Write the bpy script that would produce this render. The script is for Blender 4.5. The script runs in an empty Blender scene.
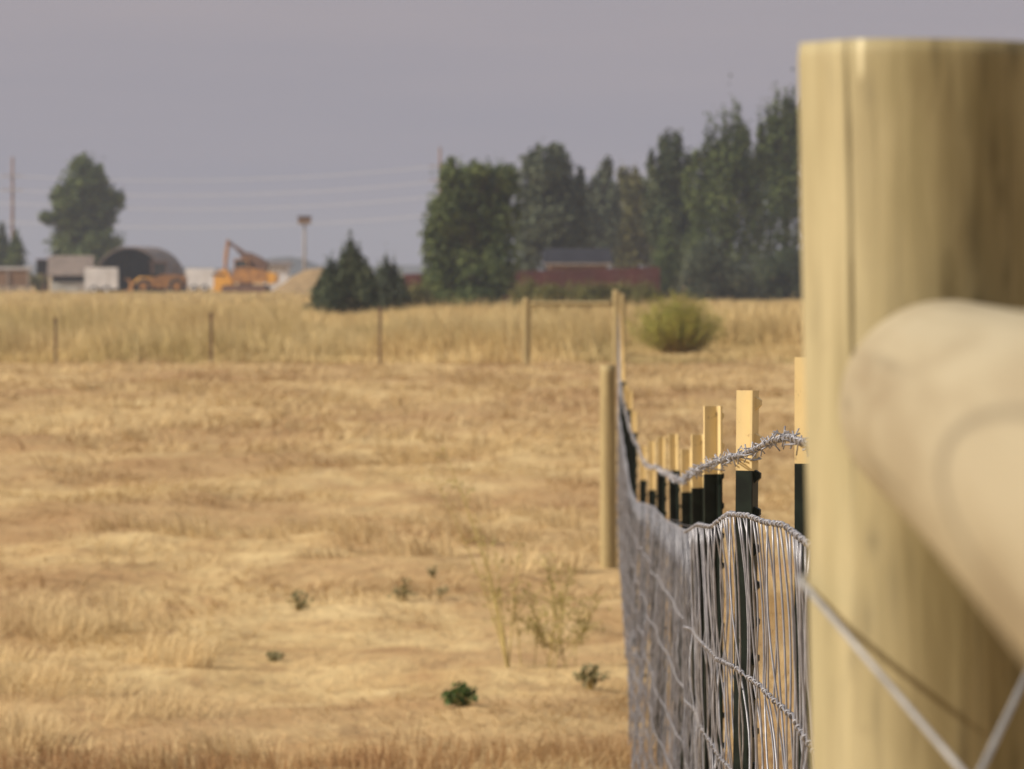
import bpy, math, random
import numpy as np
from mathutils import Vector, Matrix

random.seed(7)
RNG = np.random.default_rng(11)
F = 4750.0          # focal length in pixels of the 1024 px wide frame
H = 2.27            # eye height above the flat field
HORIZ = 270.0
SC = bpy.context.scene
COL = SC.collection
R = math.radians


def P(px, py, d):
    """point seen at pixel (px,py) at distance d"""
    return Vector(((px - 512) * d / F, d, H + (HORIZ - py) * d / F))


def X_(px, d):
    return (px - 512) * d / F


# ------------------------------------------------------------------ noise
def _hash(ix, iy, seed):
    n = (ix.astype(np.int64) * 374761393 + iy.astype(np.int64) * 668265263 + seed * 1442695041) & 0x7fffffff
    n = ((n ^ (n >> 13)) * 1274126177) & 0x7fffffff
    return ((n ^ (n >> 16)) & 0xffff) / 65535.0


def vnoise(x, y, seed=0):
    x = np.asarray(x, float); y = np.asarray(y, float)
    ix = np.floor(x); iy = np.floor(y)
    fx = x - ix; fy = y - iy
    fx = fx * fx * (3 - 2 * fx); fy = fy * fy * (3 - 2 * fy)
    a = _hash(ix, iy, seed); b = _hash(ix + 1, iy, seed)
    c = _hash(ix, iy + 1, seed); d = _hash(ix + 1, iy + 1, seed)
    return (a * (1 - fx) + b * fx) * (1 - fy) + (c * (1 - fx) + d * fx) * fy


def fbm(x, y, seed=0, oct=3):
    s = 0; a = 1; t = 0
    for k in range(oct):
        s = s + a * vnoise(np.asarray(x) * 2 ** k, np.asarray(y) * 2 ** k, seed + 31 * k)
        t += a; a *= .5
    return s / t


# ------------------------------------------------------------------ ground height
GD = [-300, 0, 5, 6, 8, 10, 12, 15, 18, 22, 28, 36, 9000]
GZ = [.85, .8, .78, .76, .66, .54, .42, .28, .2, .09, .02, 0, 0]


def gz(x, y, relief=True):
    x = np.asarray(x, float); y = np.asarray(y, float)
    z = np.interp(y, GD, GZ)
    if relief:
        amp = np.interp(y, [0, 15, 20, 60, 110, 125, 400, 9000], [.02, .03, .085, .09, .08, .05, .05, 0])
        z = z + amp * ((fbm(x * .9, y * .5, 3, 3) - .5) * 1.6 + (fbm(x * 2.6, y * 1.5, 7, 2) - .5) * .8)
    return z


def gzf(x, y):
    return float(gz(np.array([x]), np.array([y]))[0])


# ------------------------------------------------------------------ object helpers
def tag(o, label=None, cat=None, group=None, kind=None):
    if label: o['label'] = label
    if cat: o['category'] = cat
    if group: o['group'] = group
    if kind: o['kind'] = kind
    return o


def empty(name, loc=(0, 0, 0), rz=0, label=None, cat=None, group=None):
    o = bpy.data.objects.new(name, None)
    o.empty_display_size = .2
    COL.objects.link(o)
    o.location = loc
    o.rotation_euler = (0, 0, rz)
    return tag(o, label, cat, group)


def np_obj(name, verts, faces_flat, sizes, mat, parent=None, smooth=False, colors=None):
    me = bpy.data.meshes.new(name)
    verts = np.asarray(verts, np.float32)
    faces_flat = np.asarray(faces_flat, np.int32)
    sizes = np.asarray(sizes, np.int32)
    me.vertices.add(len(verts)); me.vertices.foreach_set('co', verts.ravel())
    me.loops.add(len(faces_flat)); me.loops.foreach_set('vertex_index', faces_flat)
    me.polygons.add(len(sizes))
    st = np.zeros(len(sizes), np.int32); st[1:] = np.cumsum(sizes)[:-1]
    me.polygons.foreach_set('loop_start', st)
    me.polygons.foreach_set('use_smooth', np.full(len(sizes), smooth))
    me.update(calc_edges=True)
    if colors is not None:
        for an, arr in colors.items():
            at = me.attributes.new(an, 'FLOAT', 'POINT')
            at.data.foreach_set('value', np.asarray(arr, np.float32))
    me.validate()
    me.materials.append(mat)
    o = bpy.data.objects.new(name, me)
    COL.objects.link(o)
    if parent is not None: o.parent = parent
    return o


class MB:
    def __init__(self):
        self.v = []; self.f = []

    def quadbox(self, c, s, rot=None):
        """box centre c, size s"""
        n = len(self.v)
        c = Vector(c)
        for dx in (-.5, .5):
            for dy in (-.5, .5):
                for dz in (-.5, .5):
                    p = Vector((dx * s[0], dy * s[1], dz * s[2]))
                    if rot is not None: p = rot @ p
                    self.v.append(tuple(c + p))
        for q in ((0, 1, 3, 2), (4, 6, 7, 5), (0, 4, 5, 1), (2, 3, 7, 6), (0, 2, 6, 4), (1, 5, 7, 3)):
            self.f.append(tuple(n + i for i in q))
        return self

    def bx(self, x0, x1, y0, y1, z0, z1):
        return self.quadbox(((x0 + x1) / 2, (y0 + y1) / 2, (z0 + z1) / 2), (x1 - x0, y1 - y0, z1 - z0))

    def prism(self, outline, y0, y1):
        """outline in xz, extruded along y"""
        n = len(self.v); k = len(outline)
        for y in (y0, y1):
            for x, z in outline: self.v.append((x, y, z))
        self.f.append(tuple(range(n, n + k)))
        self.f.append(tuple(range(n + 2 * k - 1, n + k - 1, -1)))
        for i in range(k):
            j = (i + 1) % k
            self.f.append((n + i, n + k + i, n + k + j, n + j))
        return self

    def tube(self, pts, rad, sides=6, cap=True):
        pts = [Vector(p) for p in pts]
        m = len(pts); n0 = len(self.v)
        if not hasattr(rad, '__len__'): rad = [rad] * m
        t0 = (pts[1] - pts[0]).normalized()
        ref = Vector((0, 0, 1)) if abs(t0.z) < .9 else Vector((1, 0, 0))
        for i in range(m):
            t = (pts[min(i + 1, m - 1)] - pts[max(i - 1, 0)])
            t = t.normalized() if t.length > 1e-9 else t0
            u = ref - t * ref.dot(t)
            u = u.normalized() if u.length > 1e-6 else t.orthogonal().normalized()
            w = t.cross(u)
            ref = u
            for k in range(sides):
                a = 2 * math.pi * k / sides
                self.v.append(tuple(pts[i] + (u * math.cos(a) + w * math.sin(a)) * rad[i]))
        for i in range(m - 1):
            for k in range(sides):
                k2 = (k + 1) % sides
                a = n0 + i * sides
                self.f.append((a + k, a + k2, a + sides + k2, a + sides + k))
        if cap:
            self.f.append(tuple(n0 + k for k in range(sides - 1, -1, -1)))
            self.f.append(tuple(n0 + (m - 1) * sides + k for k in range(sides)))
        return self

    def build(self, name, mat, parent=None, smooth=False):
        flat = [i for f in self.f for i in f]
        return np_obj(name, self.v, flat, [len(f) for f in self.f], mat, parent, smooth)


# ------------------------------------------------------------------ materials
class NT:
    def __init__(self, name):
        self.m = bpy.data.materials.new(name)
        self.m.use_nodes = True
        self.t = self.m.node_tree
        self.b = self.t.nodes['Principled BSDF']

    def n(self, typ, **kw):
        nd = self.t.nodes.new(typ)
        for k, v in kw.items():
            if isinstance(k, str) and hasattr(nd, k): setattr(nd, k, v)
        return nd

    def l(self, a, b): self.t.links.new(a, b)

    def coords(self, scale, kind='Object'):
        if kind == 'pos':
            out = self.n('ShaderNodeNewGeometry').outputs['Position']
        else:
            out = self.n('ShaderNodeTexCoord').outputs[kind]
        mp = self.n('ShaderNodeMapping')
        mp.inputs['Scale'].default_value = scale
        self.l(out, mp.inputs['Vector'])
        return mp.outputs[0]

    def noise(self, scale3, detail=3, rough=.55, kind='Object', dist=0):
        nz = self.n('ShaderNodeTexNoise')
        nz.inputs['Scale'].default_value = 1
        nz.inputs['Detail'].default_value = detail
        nz.inputs['Roughness'].default_value = rough
        nz.inputs['Distortion'].default_value = dist
        self.l(self.coords(scale3, kind), nz.inputs['Vector'])
        return nz.outputs['Fac']

    def ramp(self, fac, stops):
        r = self.n('ShaderNodeValToRGB')
        el = r.color_ramp.elements
        while len(el) < len(stops): el.new(.5)
        for e, (p, c) in zip(el, stops):
            e.position = p; e.color = (*c, 1)
        self.l(fac, r.inputs[0])
        return r.outputs[0]

    def mix(self, fac, a, b, mode='MIX'):
        m = self.n('ShaderNodeMix', data_type='RGBA', blend_type=mode)
        m.clamp_factor = True
        for sock, val in ((m.inputs[0], fac), (m.inputs[6], a), (m.inputs[7], b)):
            if hasattr(val, 'links') or isinstance(val, bpy.types.NodeSocket): self.l(val, sock)
            elif isinstance(val, (int, float)): sock.default_value = val
            else: sock.default_value = (*val, 1)
        return m.outputs[2]

    def math(self, op, a, b=0.0):
        m = self.n('ShaderNodeMath', operation=op)
        for sock, val in ((m.inputs[0], a), (m.inputs[1], b)):
            if isinstance(val, bpy.types.NodeSocket): self.l(val, sock)
            else: sock.default_value = val
        return m.outputs[0]

    def attr(self, name):
        a = self.n('ShaderNodeAttribute'); a.attribute_name = name
        return a.outputs['Fac']

    def bump(self, h, strength=.3, dist=.01):
        b = self.n('ShaderNodeBump')
        b.inputs['Strength'].default_value = strength
        b.inputs['Distance'].default_value = dist
        self.l(h, b.inputs['Height'])
        self.l(b.outputs[0], self.b.inputs['Normal'])

    def fin(self, col, rough=.8, metal=0, spec=None):
        if isinstance(col, bpy.types.NodeSocket): self.l(col, self.b.inputs['Base Color'])
        else: self.b.inputs['Base Color'].default_value = (*col, 1)
        if isinstance(rough, bpy.types.NodeSocket): self.l(rough, self.b.inputs['Roughness'])
        else: self.b.inputs['Roughness'].default_value = rough
        self.b.inputs['Metallic'].default_value = metal
        if spec is not None: self.b.inputs['Specular IOR Level'].default_value = spec
        return self.m


def painted(name, c1, c2, scale=3.0, rough=.6, metal=0, spec=None):
    n = NT(name)
    f = n.noise((scale,) * 3, 4)
    return n.fin(n.ramp(f, [(.35, c1), (.68, c2)]), rough, metal, spec)


def wood_mat(name, dark, mid, light, zs=2.2, xs=38, mark=False, axis='z', green=None):
    n = NT(name)
    sc = (xs, xs, zs) if axis == 'z' else ((xs, zs, xs) if axis == 'y' else (zs, xs, xs))
    g1 = n.noise(sc, 5, .6, dist=.6)
    sc2 = tuple(s * .22 for s in sc)
    g2 = n.noise(sc2, 3, .5)
    c = n.ramp(g1, [(.3, dark), (.5, mid), (.7, light)])
    c = n.mix(n.math('MULTIPLY', g2, .55), c, mid)
    if green:
        b = n.noise((16, 16, 5), 4, .6)
        c = n.mix(n.ramp(b, [(.45, (0, 0, 0)), (.66, (.6, .6, .6))]), c, green)
    sp = n.noise((26, 26, 26), 2, .5)
    c = n.mix(n.ramp(sp, [(.66, (0, 0, 0)), (.76, (.4, .4, .4))]), c, dark)
    if mark:
        c = n.mix(n.attr('crack'), c, tuple(x * .28 for x in dark))
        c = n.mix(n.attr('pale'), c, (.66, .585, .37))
    n.bump(g1, .35, .003)
    return n.fin(c, .72, spec=.25)


def leaf_mat(name, a, b, c, scale=.5, transl=.25):
    n = NT(name)
    f = n.noise((scale,) * 3, 2, kind='pos')
    t = n.attr('tint')
    fac = n.math('ADD', n.math('MULTIPLY', f, .75), n.math('MULTIPLY', t, .35))
    col = n.ramp(fac, [(.3, a), (.52, b), (.78, c)])
    n.fin(col, .6, spec=.25)
    tr = n.n('ShaderNodeBsdfTranslucent')
    n.l(col, tr.inputs['Color'])
    mx = n.n('ShaderNodeMixShader'); mx.inputs[0].default_value = transl
    out = n.t.nodes['Material Output']
    n.l(n.b.outputs[0], mx.inputs[1]); n.l(tr.outputs[0], mx.inputs[2])
    n.l(mx.outputs[0], out.inputs['Surface'])
    return n.m


def grass_color(n, kind):
    """straw / brown patches laid over the ground by position"""
    big = n.noise((.2, .095, 0), 4, .62, 'pos', .8)
    mid = n.noise((.9, .42, 0), 6, .66, 'pos', 1.0)
    fine = n.noise((4.5, 2.0, 3), 4, .65, 'pos')
    if kind == 'tall':
        c = n.ramp(mid, [(.3, (.58, .45, .21)), (.5, (.70, .55, .27)), (.72, (.76, .63, .36))])
        c = n.mix(n.ramp(big, [(.45, (0, 0, 0)), (.7, (.5, .5, .5))]), c, (.47, .31, .14))
    else:
        c = n.ramp(mid, [(.25, (.34, .205, .10)), (.42, (.46, .315, .150)), (.6, (.56, .415, .21)), (.8, (.63, .49, .27))])
        c = n.mix(n.ramp(big, [(.43, (0, 0, 0)), (.62, (.7, .7, .7))]), c, (.33, .195, .095))
    c = n.mix(n.ramp(fine, [(.32, (.55, .55, .55)), (.5, (0, 0, 0))]), c, (.25, .15, .075))
    return c


def mk_ground():
    n = NT('dry_ground')
    c = grass_color(n, 'field')
    h = n.noise((9, 5, 9), 5, .65, 'pos')
    n.bump(h, .6, .06)
    return n.fin(c, .95, spec=.05)


def mk_grass(name, kind):
    n = NT(name)
    c = grass_color(n, kind)
    t = n.attr('tint')
    c = n.mix(n.ramp(t, [(.0, (.32, .32, .32)), (.3, (0, 0, 0))]), c, (.30, .18, .08))
    c = n.mix(n.ramp(t, [(.6, (0, 0, 0)), (1, (.8, .8, .8))]), c, (.74, .58, .32))
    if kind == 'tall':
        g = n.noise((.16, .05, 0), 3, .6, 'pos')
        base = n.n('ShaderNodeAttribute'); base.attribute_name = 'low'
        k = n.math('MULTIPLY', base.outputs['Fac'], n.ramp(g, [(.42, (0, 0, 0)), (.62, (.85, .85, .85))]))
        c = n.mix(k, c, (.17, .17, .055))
    if kind == 'red':
        c = n.mix(.5, c, (.27, .135, .06))
    n.fin(c, .8, spec=.15)
    tr = n.n('ShaderNodeBsdfTranslucent'); n.l(c, tr.inputs['Color'])
    mx = n.n('ShaderNodeMixShader'); mx.inputs[0].default_value = .3
    n.l(n.b.outputs[0], mx.inputs[1]); n.l(tr.outputs[0], mx.inputs[2])
    n.l(mx.outputs[0], n.t.nodes['Material Output'].inputs['Surface'])
    return n.m


M = {}
M['ground'] = mk_ground()
M['field_grass'] = mk_grass('field_grass', 'field')
M['tall_grass'] = mk_grass('tall_grass', 'tall')
M['red_grass'] = mk_grass('red_grass', 'red')
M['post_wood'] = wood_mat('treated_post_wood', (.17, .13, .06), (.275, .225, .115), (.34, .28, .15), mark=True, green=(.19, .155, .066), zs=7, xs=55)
M['far_wood'] = wood_mat('weathered_post_wood', (.20, .145, .07), (.35, .27, .13), (.44, .35, .18), mark=False)
M['rail_wood'] = wood_mat('peeled_rail_wood', (.25, .195, .118), (.35, .295, .192), (.40, .345, .235), zs=1.6, xs=22, mark=True, axis='y')
_n = NT('yellow_paint')
_c = _n.ramp(_n.noise((18, 18, 9), 4), [(.3, (.58, .42, .18)), (.65, (.72, .55, .26))])
_c = _n.mix(_n.ramp(_n.noise((90, 90, 60), 3), [(.62, (0, 0, 0)), (.70, (.8, .8, .8))]), _c, (.22, .14, .07))
_c = _n.mix(.25, _c, (.70, .60, .36))
M['tip'] = _n.fin(_c, .55, 0, .25)
M['shaft'] = painted('dark_green_paint', (.003, .006, .004), (.010, .017, .011), 30, .5, 0, .25)
M['galv'] = painted('galvanised_wire', (.205, .205, .23), (.36, .36, .39), 40, .42, .3)
M['galv_far'] = painted('dull_galvanised_wire', (.24, .23, .245), (.40, .39, .405), 40, .5, .25)
M['brace'] = painted('brace_wire_steel', (.38, .38, .38), (.56, .56, .55), 30, .45, .6)
M['bark'] = painted('bark', (.06, .045, .03), (.14, .11, .08), 4, .9)
M['pole_wood'] = painted('utility_pole_wood', (.16, .10, .075), (.24, .15, .11), 2, .9)
M['alu'] = painted('aluminium_conductor', (.62, .61, .59), (.72, .70, .68), 1, .5, .2)
M['leaf_dense'] = leaf_mat('dense_green_leaves', (.028, .046, .012), (.07, .10, .025), (.155, .19, .056), .45)
M['leaf_grey'] = leaf_mat('grey_green_leaves', (.04, .055, .032), (.075, .095, .055), (.14, .16, .09), .5)
M['leaf_dark'] = leaf_mat('dark_green_leaves', (.024, .038, .017), (.052, .072, .03), (.12, .14, .065), .4)
M['leaf_yellow'] = leaf_mat('yellow_green_leaves', (.15, .165, .028), (.28, .28, .045), (.42, .38, .075), 1.5)
M['leaf_olive'] = leaf_mat('olive_leaves', (.07, .075, .022), (.14, .14, .04), (.22, .20, .07), .8)
M['leaf_straw'] = leaf_mat('yellowing_leaves', (.26, .23, .06), (.36, .31, .09), (.46, .40, .13), 9, .4)
M['leaf_weed'] = leaf_mat('weed_leaves', (.045, .08, .02), (.075, .125, .032), (.12, .18, .05), 9)
M['leaf_drab'] = leaf_mat('drab_weed_leaves', (.15, .14, .06), (.22, .20, .095), (.29, .26, .14), 9)
M['straw_stem'] = painted('straw_stem', (.40, .31, .11), (.52, .41, .17), 20, .8)
M['metal_roof'] = painted('weathered_sheet_metal', (.12, .09, .08), (.20, .155, .135), .8, .6, .2)
M['dark_in'] = painted('dark_boards_and_shade', (.008, .007, .007), (.018, .016, .015), 1.5, .95, 0, .1)  # dark boards, and the painted shade inside the arched hut
M['brown_roof'] = painted('brown_roofing', (.15, .115, .095), (.22, .17, .14), 1.5, .8)
M['white'] = painted('white_paint', (.62, .61, .62), (.78, .77, .78), .8, .5)
M['offwhite'] = painted('off_white_boards', (.40, .42, .40), (.55, .56, .54), .8, .7)
M['brown_wood'] = painted('brown_boards', (.16, .095, .055), (.27, .165, .10), 1.2, .85)
M['yellow'] = painted('machine_yellow', (.62, .30, .03), (.75, .38, .045), 1.2, .5)
M['orange'] = painted('rusty_orange', (.24, .11, .035), (.48, .23, .055), 2.2, .7)
M['rust'] = painted('rusty_steel', (.10, .055, .04), (.19, .10, .06), 1.6, .8)
M['rubber'] = painted('black_rubber', (.012, .012, .012), (.03, .03, .03), 4, .8)
M['glass'] = painted('dark_glass', (.03, .035, .04), (.05, .055, .06), 1, .15)
M['slate'] = painted('slate_roof', (.014, .014, .02), (.028, .028, .036), 1, .9, 0, .1)
M['red_board'] = painted('barn_red_boards', (.060, .012, .011), (.10, .020, .018), .7, .8)
M['hill'] = painted('haze_tinted_scrub', (.03, .038, .042), (.045, .055, .06), .01, 1)  # blue of the distant haze mixed into the scrub colour
M['dirt'] = painted('pale_dirt', (.19, .135, .078), (.27, .20, .115), .9, .95)
M['mound_grass'] = painted('dry_mound_grass', (.22, .15, .078), (.33, .235, .125), 1.3, .95, 0, .05)
M['grey_wood'] = painted('grey_boards', (.24, .21, .19), (.34, .30, .27), 1.5, .9)

# ------------------------------------------------------------------ world, sun, camera
EL = R(34)
SUN_AZ = R(-107)      # compass-like, from +Y clockwise; sun stands left of and a little behind the camera
to_sun = Vector((math.sin(SUN_AZ) * math.cos(EL), math.cos(SUN_AZ) * math.cos(EL), math.sin(EL)))
w = bpy.data.worlds.new('World'); SC.world = w; w.use_nodes = True
wt = w.node_tree
bg = wt.nodes['Background']
sky = wt.nodes.new('ShaderNodeTexSky'); sky.sky_type = 'NISHITA'; sky.sun_disc = False
sky.sun_elevation = EL; sky.sun_rotation = SUN_AZ % (2 * math.pi)
sky.air_density = 1.0; sky.dust_density = 6.0; sky.ozone_density = 1.0
# smoke in the air: grey-lilac low sky, darkened overhead to cut ambient fill
mxw = wt.nodes.new('ShaderNodeMix'); mxw.data_type = 'RGBA'
mxw.inputs[0].default_value = .78
wt.links.new(sky.outputs[0], mxw.inputs[6])
tcw = wt.nodes.new('ShaderNodeTexCoord'); sxw = wt.nodes.new('ShaderNodeSeparateXYZ')
wt.links.new(tcw.outputs['Generated'], sxw.inputs[0])
rpw = wt.nodes.new('ShaderNodeValToRGB')
for e, (p, c) in zip((rpw.color_ramp.elements[0], rpw.color_ramp.elements[1], rpw.color_ramp.elements.new(.12), rpw.color_ramp.elements.new(.4)),
                     ((0, (.395, .392, .465, 1)), (1, (.035, .04, .055, 1)), (.062, (.455, .412, .452, 1)), (.2, (.09, .09, .105, 1)))):
    e.color = c; e.position = p
wt.links.new(sxw.outputs['Z'], rpw.inputs[0])
mlw = wt.nodes.new('ShaderNodeVectorMath'); mlw.operation = 'SCALE'; mlw.inputs['Scale'].default_value = 10
wt.links.new(rpw.outputs[0], mlw.inputs[0])
nzw = wt.nodes.new('ShaderNodeTexNoise'); nzw.inputs['Scale'].default_value = 1; nzw.inputs['Detail'].default_value = 3
mpw = wt.nodes.new('ShaderNodeMapping'); mpw.inputs['Scale'].default_value = (9, 9, 110)
wt.links.new(tcw.outputs['Generated'], mpw.inputs['Vector']); wt.links.new(mpw.outputs[0], nzw.inputs['Vector'])
rnw = wt.nodes.new('ShaderNodeValToRGB')
rnw.color_ramp.elements[0].position = .3; rnw.color_ramp.elements[0].color = (.965, .975, .99, 1)
rnw.color_ramp.elements[1].position = .7; rnw.color_ramp.elements[1].color = (1.035, 1.02, 1.01, 1)
wt.links.new(nzw.outputs['Fac'], rnw.inputs[0])
mmw = wt.nodes.new('ShaderNodeVectorMath'); mmw.operation = 'MULTIPLY'
wt.links.new(mlw.outputs[0], mmw.inputs[0]); wt.links.new(rnw.outputs[0], mmw.inputs[1])
wt.links.new(mmw.outputs[0], mxw.inputs[7])
wt.links.new(mxw.outputs[2], bg.inputs[0])
bg.inputs[1].default_value = .10

sl = bpy.data.lights.new('sun', 'SUN'); sl.energy = 4.8; sl.angle = R(.6); sl.color = (1, .90, .77)
so = bpy.data.objects.new('sun', sl); COL.objects.link(so)
so.rotation_euler = to_sun.to_track_quat('Z', 'Y').to_euler()
so.location = (-20, -20, 30)

cam = bpy.data.cameras.new('camera'); co = bpy.data.objects.new('camera', cam); COL.objects.link(co)
co.location = (0, 0, H); co.rotation_euler = (R(90), 0, 0)
cam.sensor_width = 36; cam.lens = 36 * F / 1024; cam.sensor_fit = 'HORIZONTAL'
cam.shift_y = -(384.5 - HORIZ) / 1024
cam.clip_start = .05; cam.clip_end = 20000
cam.dof.use_dof = True; cam.dof.focus_distance = 6.9; cam.dof.aperture_fstop = 15.5
cam.dof.aperture_blades = 7
SC.camera = co
SC.view_settings.view_transform = 'Standard'; SC.view_settings.look = 'None'
SC.view_settings.exposure = 0; SC.view_settings.gamma = 1
SC.cycles.use_denoising = True
SC.cycles.max_bounces = 5; SC.cycles.volume_bounces = 1
SC.cycles.caustics_reflective = False; SC.cycles.caustics_refractive = False

# ------------------------------------------------------------------ haze: one closed box of smoky air
hz = NT('smoky_air')
hz.t.nodes.remove(hz.b)
pv = hz.t.nodes.new('ShaderNodeVolumePrincipled')
pv.inputs['Color'].default_value = (.445, .50, .63, 1)
pv.inputs['Density'].default_value = .00035
pv.inputs['Anisotropy'].default_value = 0
hz.t.links.new(pv.outputs[0], hz.t.nodes['Material Output'].inputs['Volume'])
hb = MB().bx(-900, 900, -60, 2600, -2.2, 24).build('haze', hz.m)
tag(hb, 'thin grey smoky haze over the far field', 'haze', kind='stuff')


# ------------------------------------------------------------------ ground sheet
def spread(lo, hi, step0, grow):
    a = [lo]; s = step0
    while a[-1] < hi:
        a.append(a[-1] + s); s *= grow
    return a


ys = [-60, -20, -5] + list(np.arange(0, 16, 1.0)) + list(np.arange(16, 50, .25)) + list(np.arange(50, 130, .7)) + spread(130, 6000, 2, 1.09)
xh = list(np.arange(0, 6, .2)) + spread(6, 4000, .3, 1.12)
xs = [-a for a in xh[:0:-1]] + xh
XX, YY = np.meshgrid(np.array(xs), np.array(ys))
ZZ = gz(XX, YY)
nx, ny = len(xs), len(ys)
idx = np.arange(nx * ny).reshape(ny, nx)
q = np.stack([idx[:-1, :-1], idx[:-1, 1:], idx[1:, 1:], idx[1:, :-1]], -1).reshape(-1, 4)
g = np_obj('ground', np.stack([XX, YY, ZZ], -1).reshape(-1, 3), q.ravel(), np.full(len(q), 4), M['ground'], smooth=True)
tag(g, 'dry tan pasture ground reaching the horizon', 'ground', kind='structure')


# ------------------------------------------------------------------ grass
def blades(name, x, y, L, wid, az, th1, th2, tint, mat, label):
    n = len(x)
    z = gz(x, y) - .01
    b = np.stack([x, y, z], -1)
    d = np.stack([np.cos(az), np.sin(az), np.zeros(n)], -1)
    s = np.stack([-np.sin(az), np.cos(az), np.zeros(n)], -1)
    # turn the flat side at random
    tw = RNG.uniform(-1, 1, n)[:, None]
    s = s * np.sqrt(1 - .6 * tw ** 2) + d * tw * .75
    up = np.array([0, 0, 1.0])
    m = b + (L * .5)[:, None] * (np.sin(th1)[:, None] * d + np.cos(th1)[:, None] * up)
    t = m + (L * .5)[:, None] * (np.sin(th2)[:, None] * d + np.cos(th2)[:, None] * up)
    hw = (wid * .5)[:, None]
    V = np.stack([b - s * hw, b + s * hw, m - s * hw * .8, m + s * hw * .8, t], 1).reshape(-1, 3)
    k = np.arange(n)[:, None] * 5
    Fl = (k + np.array([[0, 1, 3, 2, 2, 3, 4]])).ravel()
    sz = np.tile([4, 3], n)
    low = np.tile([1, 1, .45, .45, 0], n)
    o = np_obj(name, V, Fl, sz, mat, colors={'tint': np.repeat(tint, 5), 'low': low})
    return tag(o, label, 'grass', kind='stuff')


def scatter(d0, d1, dens, marg=1.2, xlo=-60, xhi=1084):
    """uniform points in the widened view wedge"""
    area = 0
    wa = (xhi - xlo) / F
    A = wa * (d1 ** 2 - d0 ** 2) / 2 + 2 * marg * (d1 - d0)
    n = int(A * dens)
    u = RNG.uniform(0, 1, n * 2)
    y = d0 + (d1 - d0) * u
    keep = RNG.uniform(0, 1, n * 2) < (wa * y + 2 * marg) / (wa * d1 + 2 * marg)
    y = y[keep][:n]
    lo = (xlo - 512) / F * y - marg
    hi = (xhi - 512) / F * y + marg
    x = lo + (hi - lo) * RNG.uniform(0, 1, len(y))
    return x, y


def field_patch(d0, d1, dens, L0, wid0):
    x, y = scatter(d0, d1, dens)
    clump = fbm(x * 1.6, y * .8, 17, 3)
    keep = RNG.uniform(0, 1, len(x)) < np.clip((clump - .3) * 3.2, .15, 1)
    x = x[keep]; y = y[keep]; clump = clump[keep]
    n = len(x)
    flow = fbm(x * .35, y * .22, 5, 2) * 9 + fbm(x * 1.3, y * .9, 9, 2) * 3
    az = flow + RNG.normal(0, 1.0, n)
    L = L0 * RNG.uniform(.55, 1.35, n) * (.55 + clump)
    lean = fbm(x * .8, y * .5, 23, 2)
    th1 = np.clip(.95 + lean * .9 + RNG.normal(0, .25, n), .05, 1.5)
    th2 = th1 + RNG.uniform(.1, .7, n)
    return x, y, L, wid0 * RNG.uniform(.6, 1.4, n), az, th1, np.minimum(th2, 1.75), RNG.uniform(0, 1, n)


parts = [field_patch(17, 30, 900, .155, .0055), field_patch(30, 55, 280, .19, .010), field_patch(55, 116, 60, .34, .024)]


def clump_patch(d0, d1, dens, per, L0, wid0):
    # raised matted clumps of bleached grass, combed over by the wind
    cx, cy = scatter(d0, d1, dens)
    keep = fbm(cx * .3, cy * .16, 29, 2) > .44
    cx = cx[keep]; cy = cy[keep]; m = len(cx)
    rad = RNG.uniform(.10, .34, m); hgt = RNG.uniform(.6, 1.35, m); wind = fbm(cx * .3, cy * .2, 5, 2) * 5 + RNG.normal(0, .6, m)
    i = np.repeat(np.arange(m), per); n = len(i)
    a = RNG.uniform(0, 2 * np.pi, n); rr = rad[i] * np.sqrt(RNG.uniform(0, 1, n))
    x = cx[i] + np.cos(a) * rr * 1.2; y = cy[i] + np.sin(a) * rr
    vx = np.cos(a) * .7 * rr / rad[i] + np.cos(wind[i]) * .8; vy = np.sin(a) * .7 * rr / rad[i] + np.sin(wind[i]) * .8
    az = np.arctan2(vy, vx) + RNG.normal(0, .35, n)
    th1 = np.clip(.25 + .5 * rr / rad[i] + RNG.normal(0, .2, n), .02, 1.2)
    th2 = th1 + RNG.uniform(.5, 1.3, n)
    L = L0 * hgt[i] * RNG.uniform(.6, 1.25, n)
    return x, y, L, wid0 * RNG.uniform(.6, 1.3, n), az, th1, th2, np.clip(RNG.uniform(.7, 1.15, n), 0, 1)


parts += [clump_patch(17.5, 34, 2.6, 150, .24, .005), clump_patch(34, 60, 1.3, 70, .27, .010), clump_patch(60, 113, .4, 30, .3, .02)]
args = [np.concatenate(a) for a in zip(*parts)]
blades('field_grass', *args, M['field_grass'], 'flattened dry straw coloured grass across the pasture')

# reddish standing grass nearest the camera
x, y = scatter(17.0, 21.3, 900, .6)
keep = (y < 20.0 + 2.2 * fbm(x * .9, y * 0, 41, 3)) & (RNG.uniform(0, 1, len(x)) < np.clip(1.15 - (y - 19.8) * .5, .1, 1))
x = x[keep]; y = y[keep]; n = len(x)
blades('reddish_grass', x, y, RNG.uniform(.05, .17, n) * RNG.uniform(.5, 1.2, n), RNG.uniform(.003, .006, n), RNG.uniform(0, 6.28, n),
       np.abs(RNG.normal(.15, .2, n)), np.abs(RNG.normal(.5, .3, n)), RNG.uniform(0, .75, n), M['red_grass'],
       'reddish brown short standing grass at the near edge of the pasture')


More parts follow.
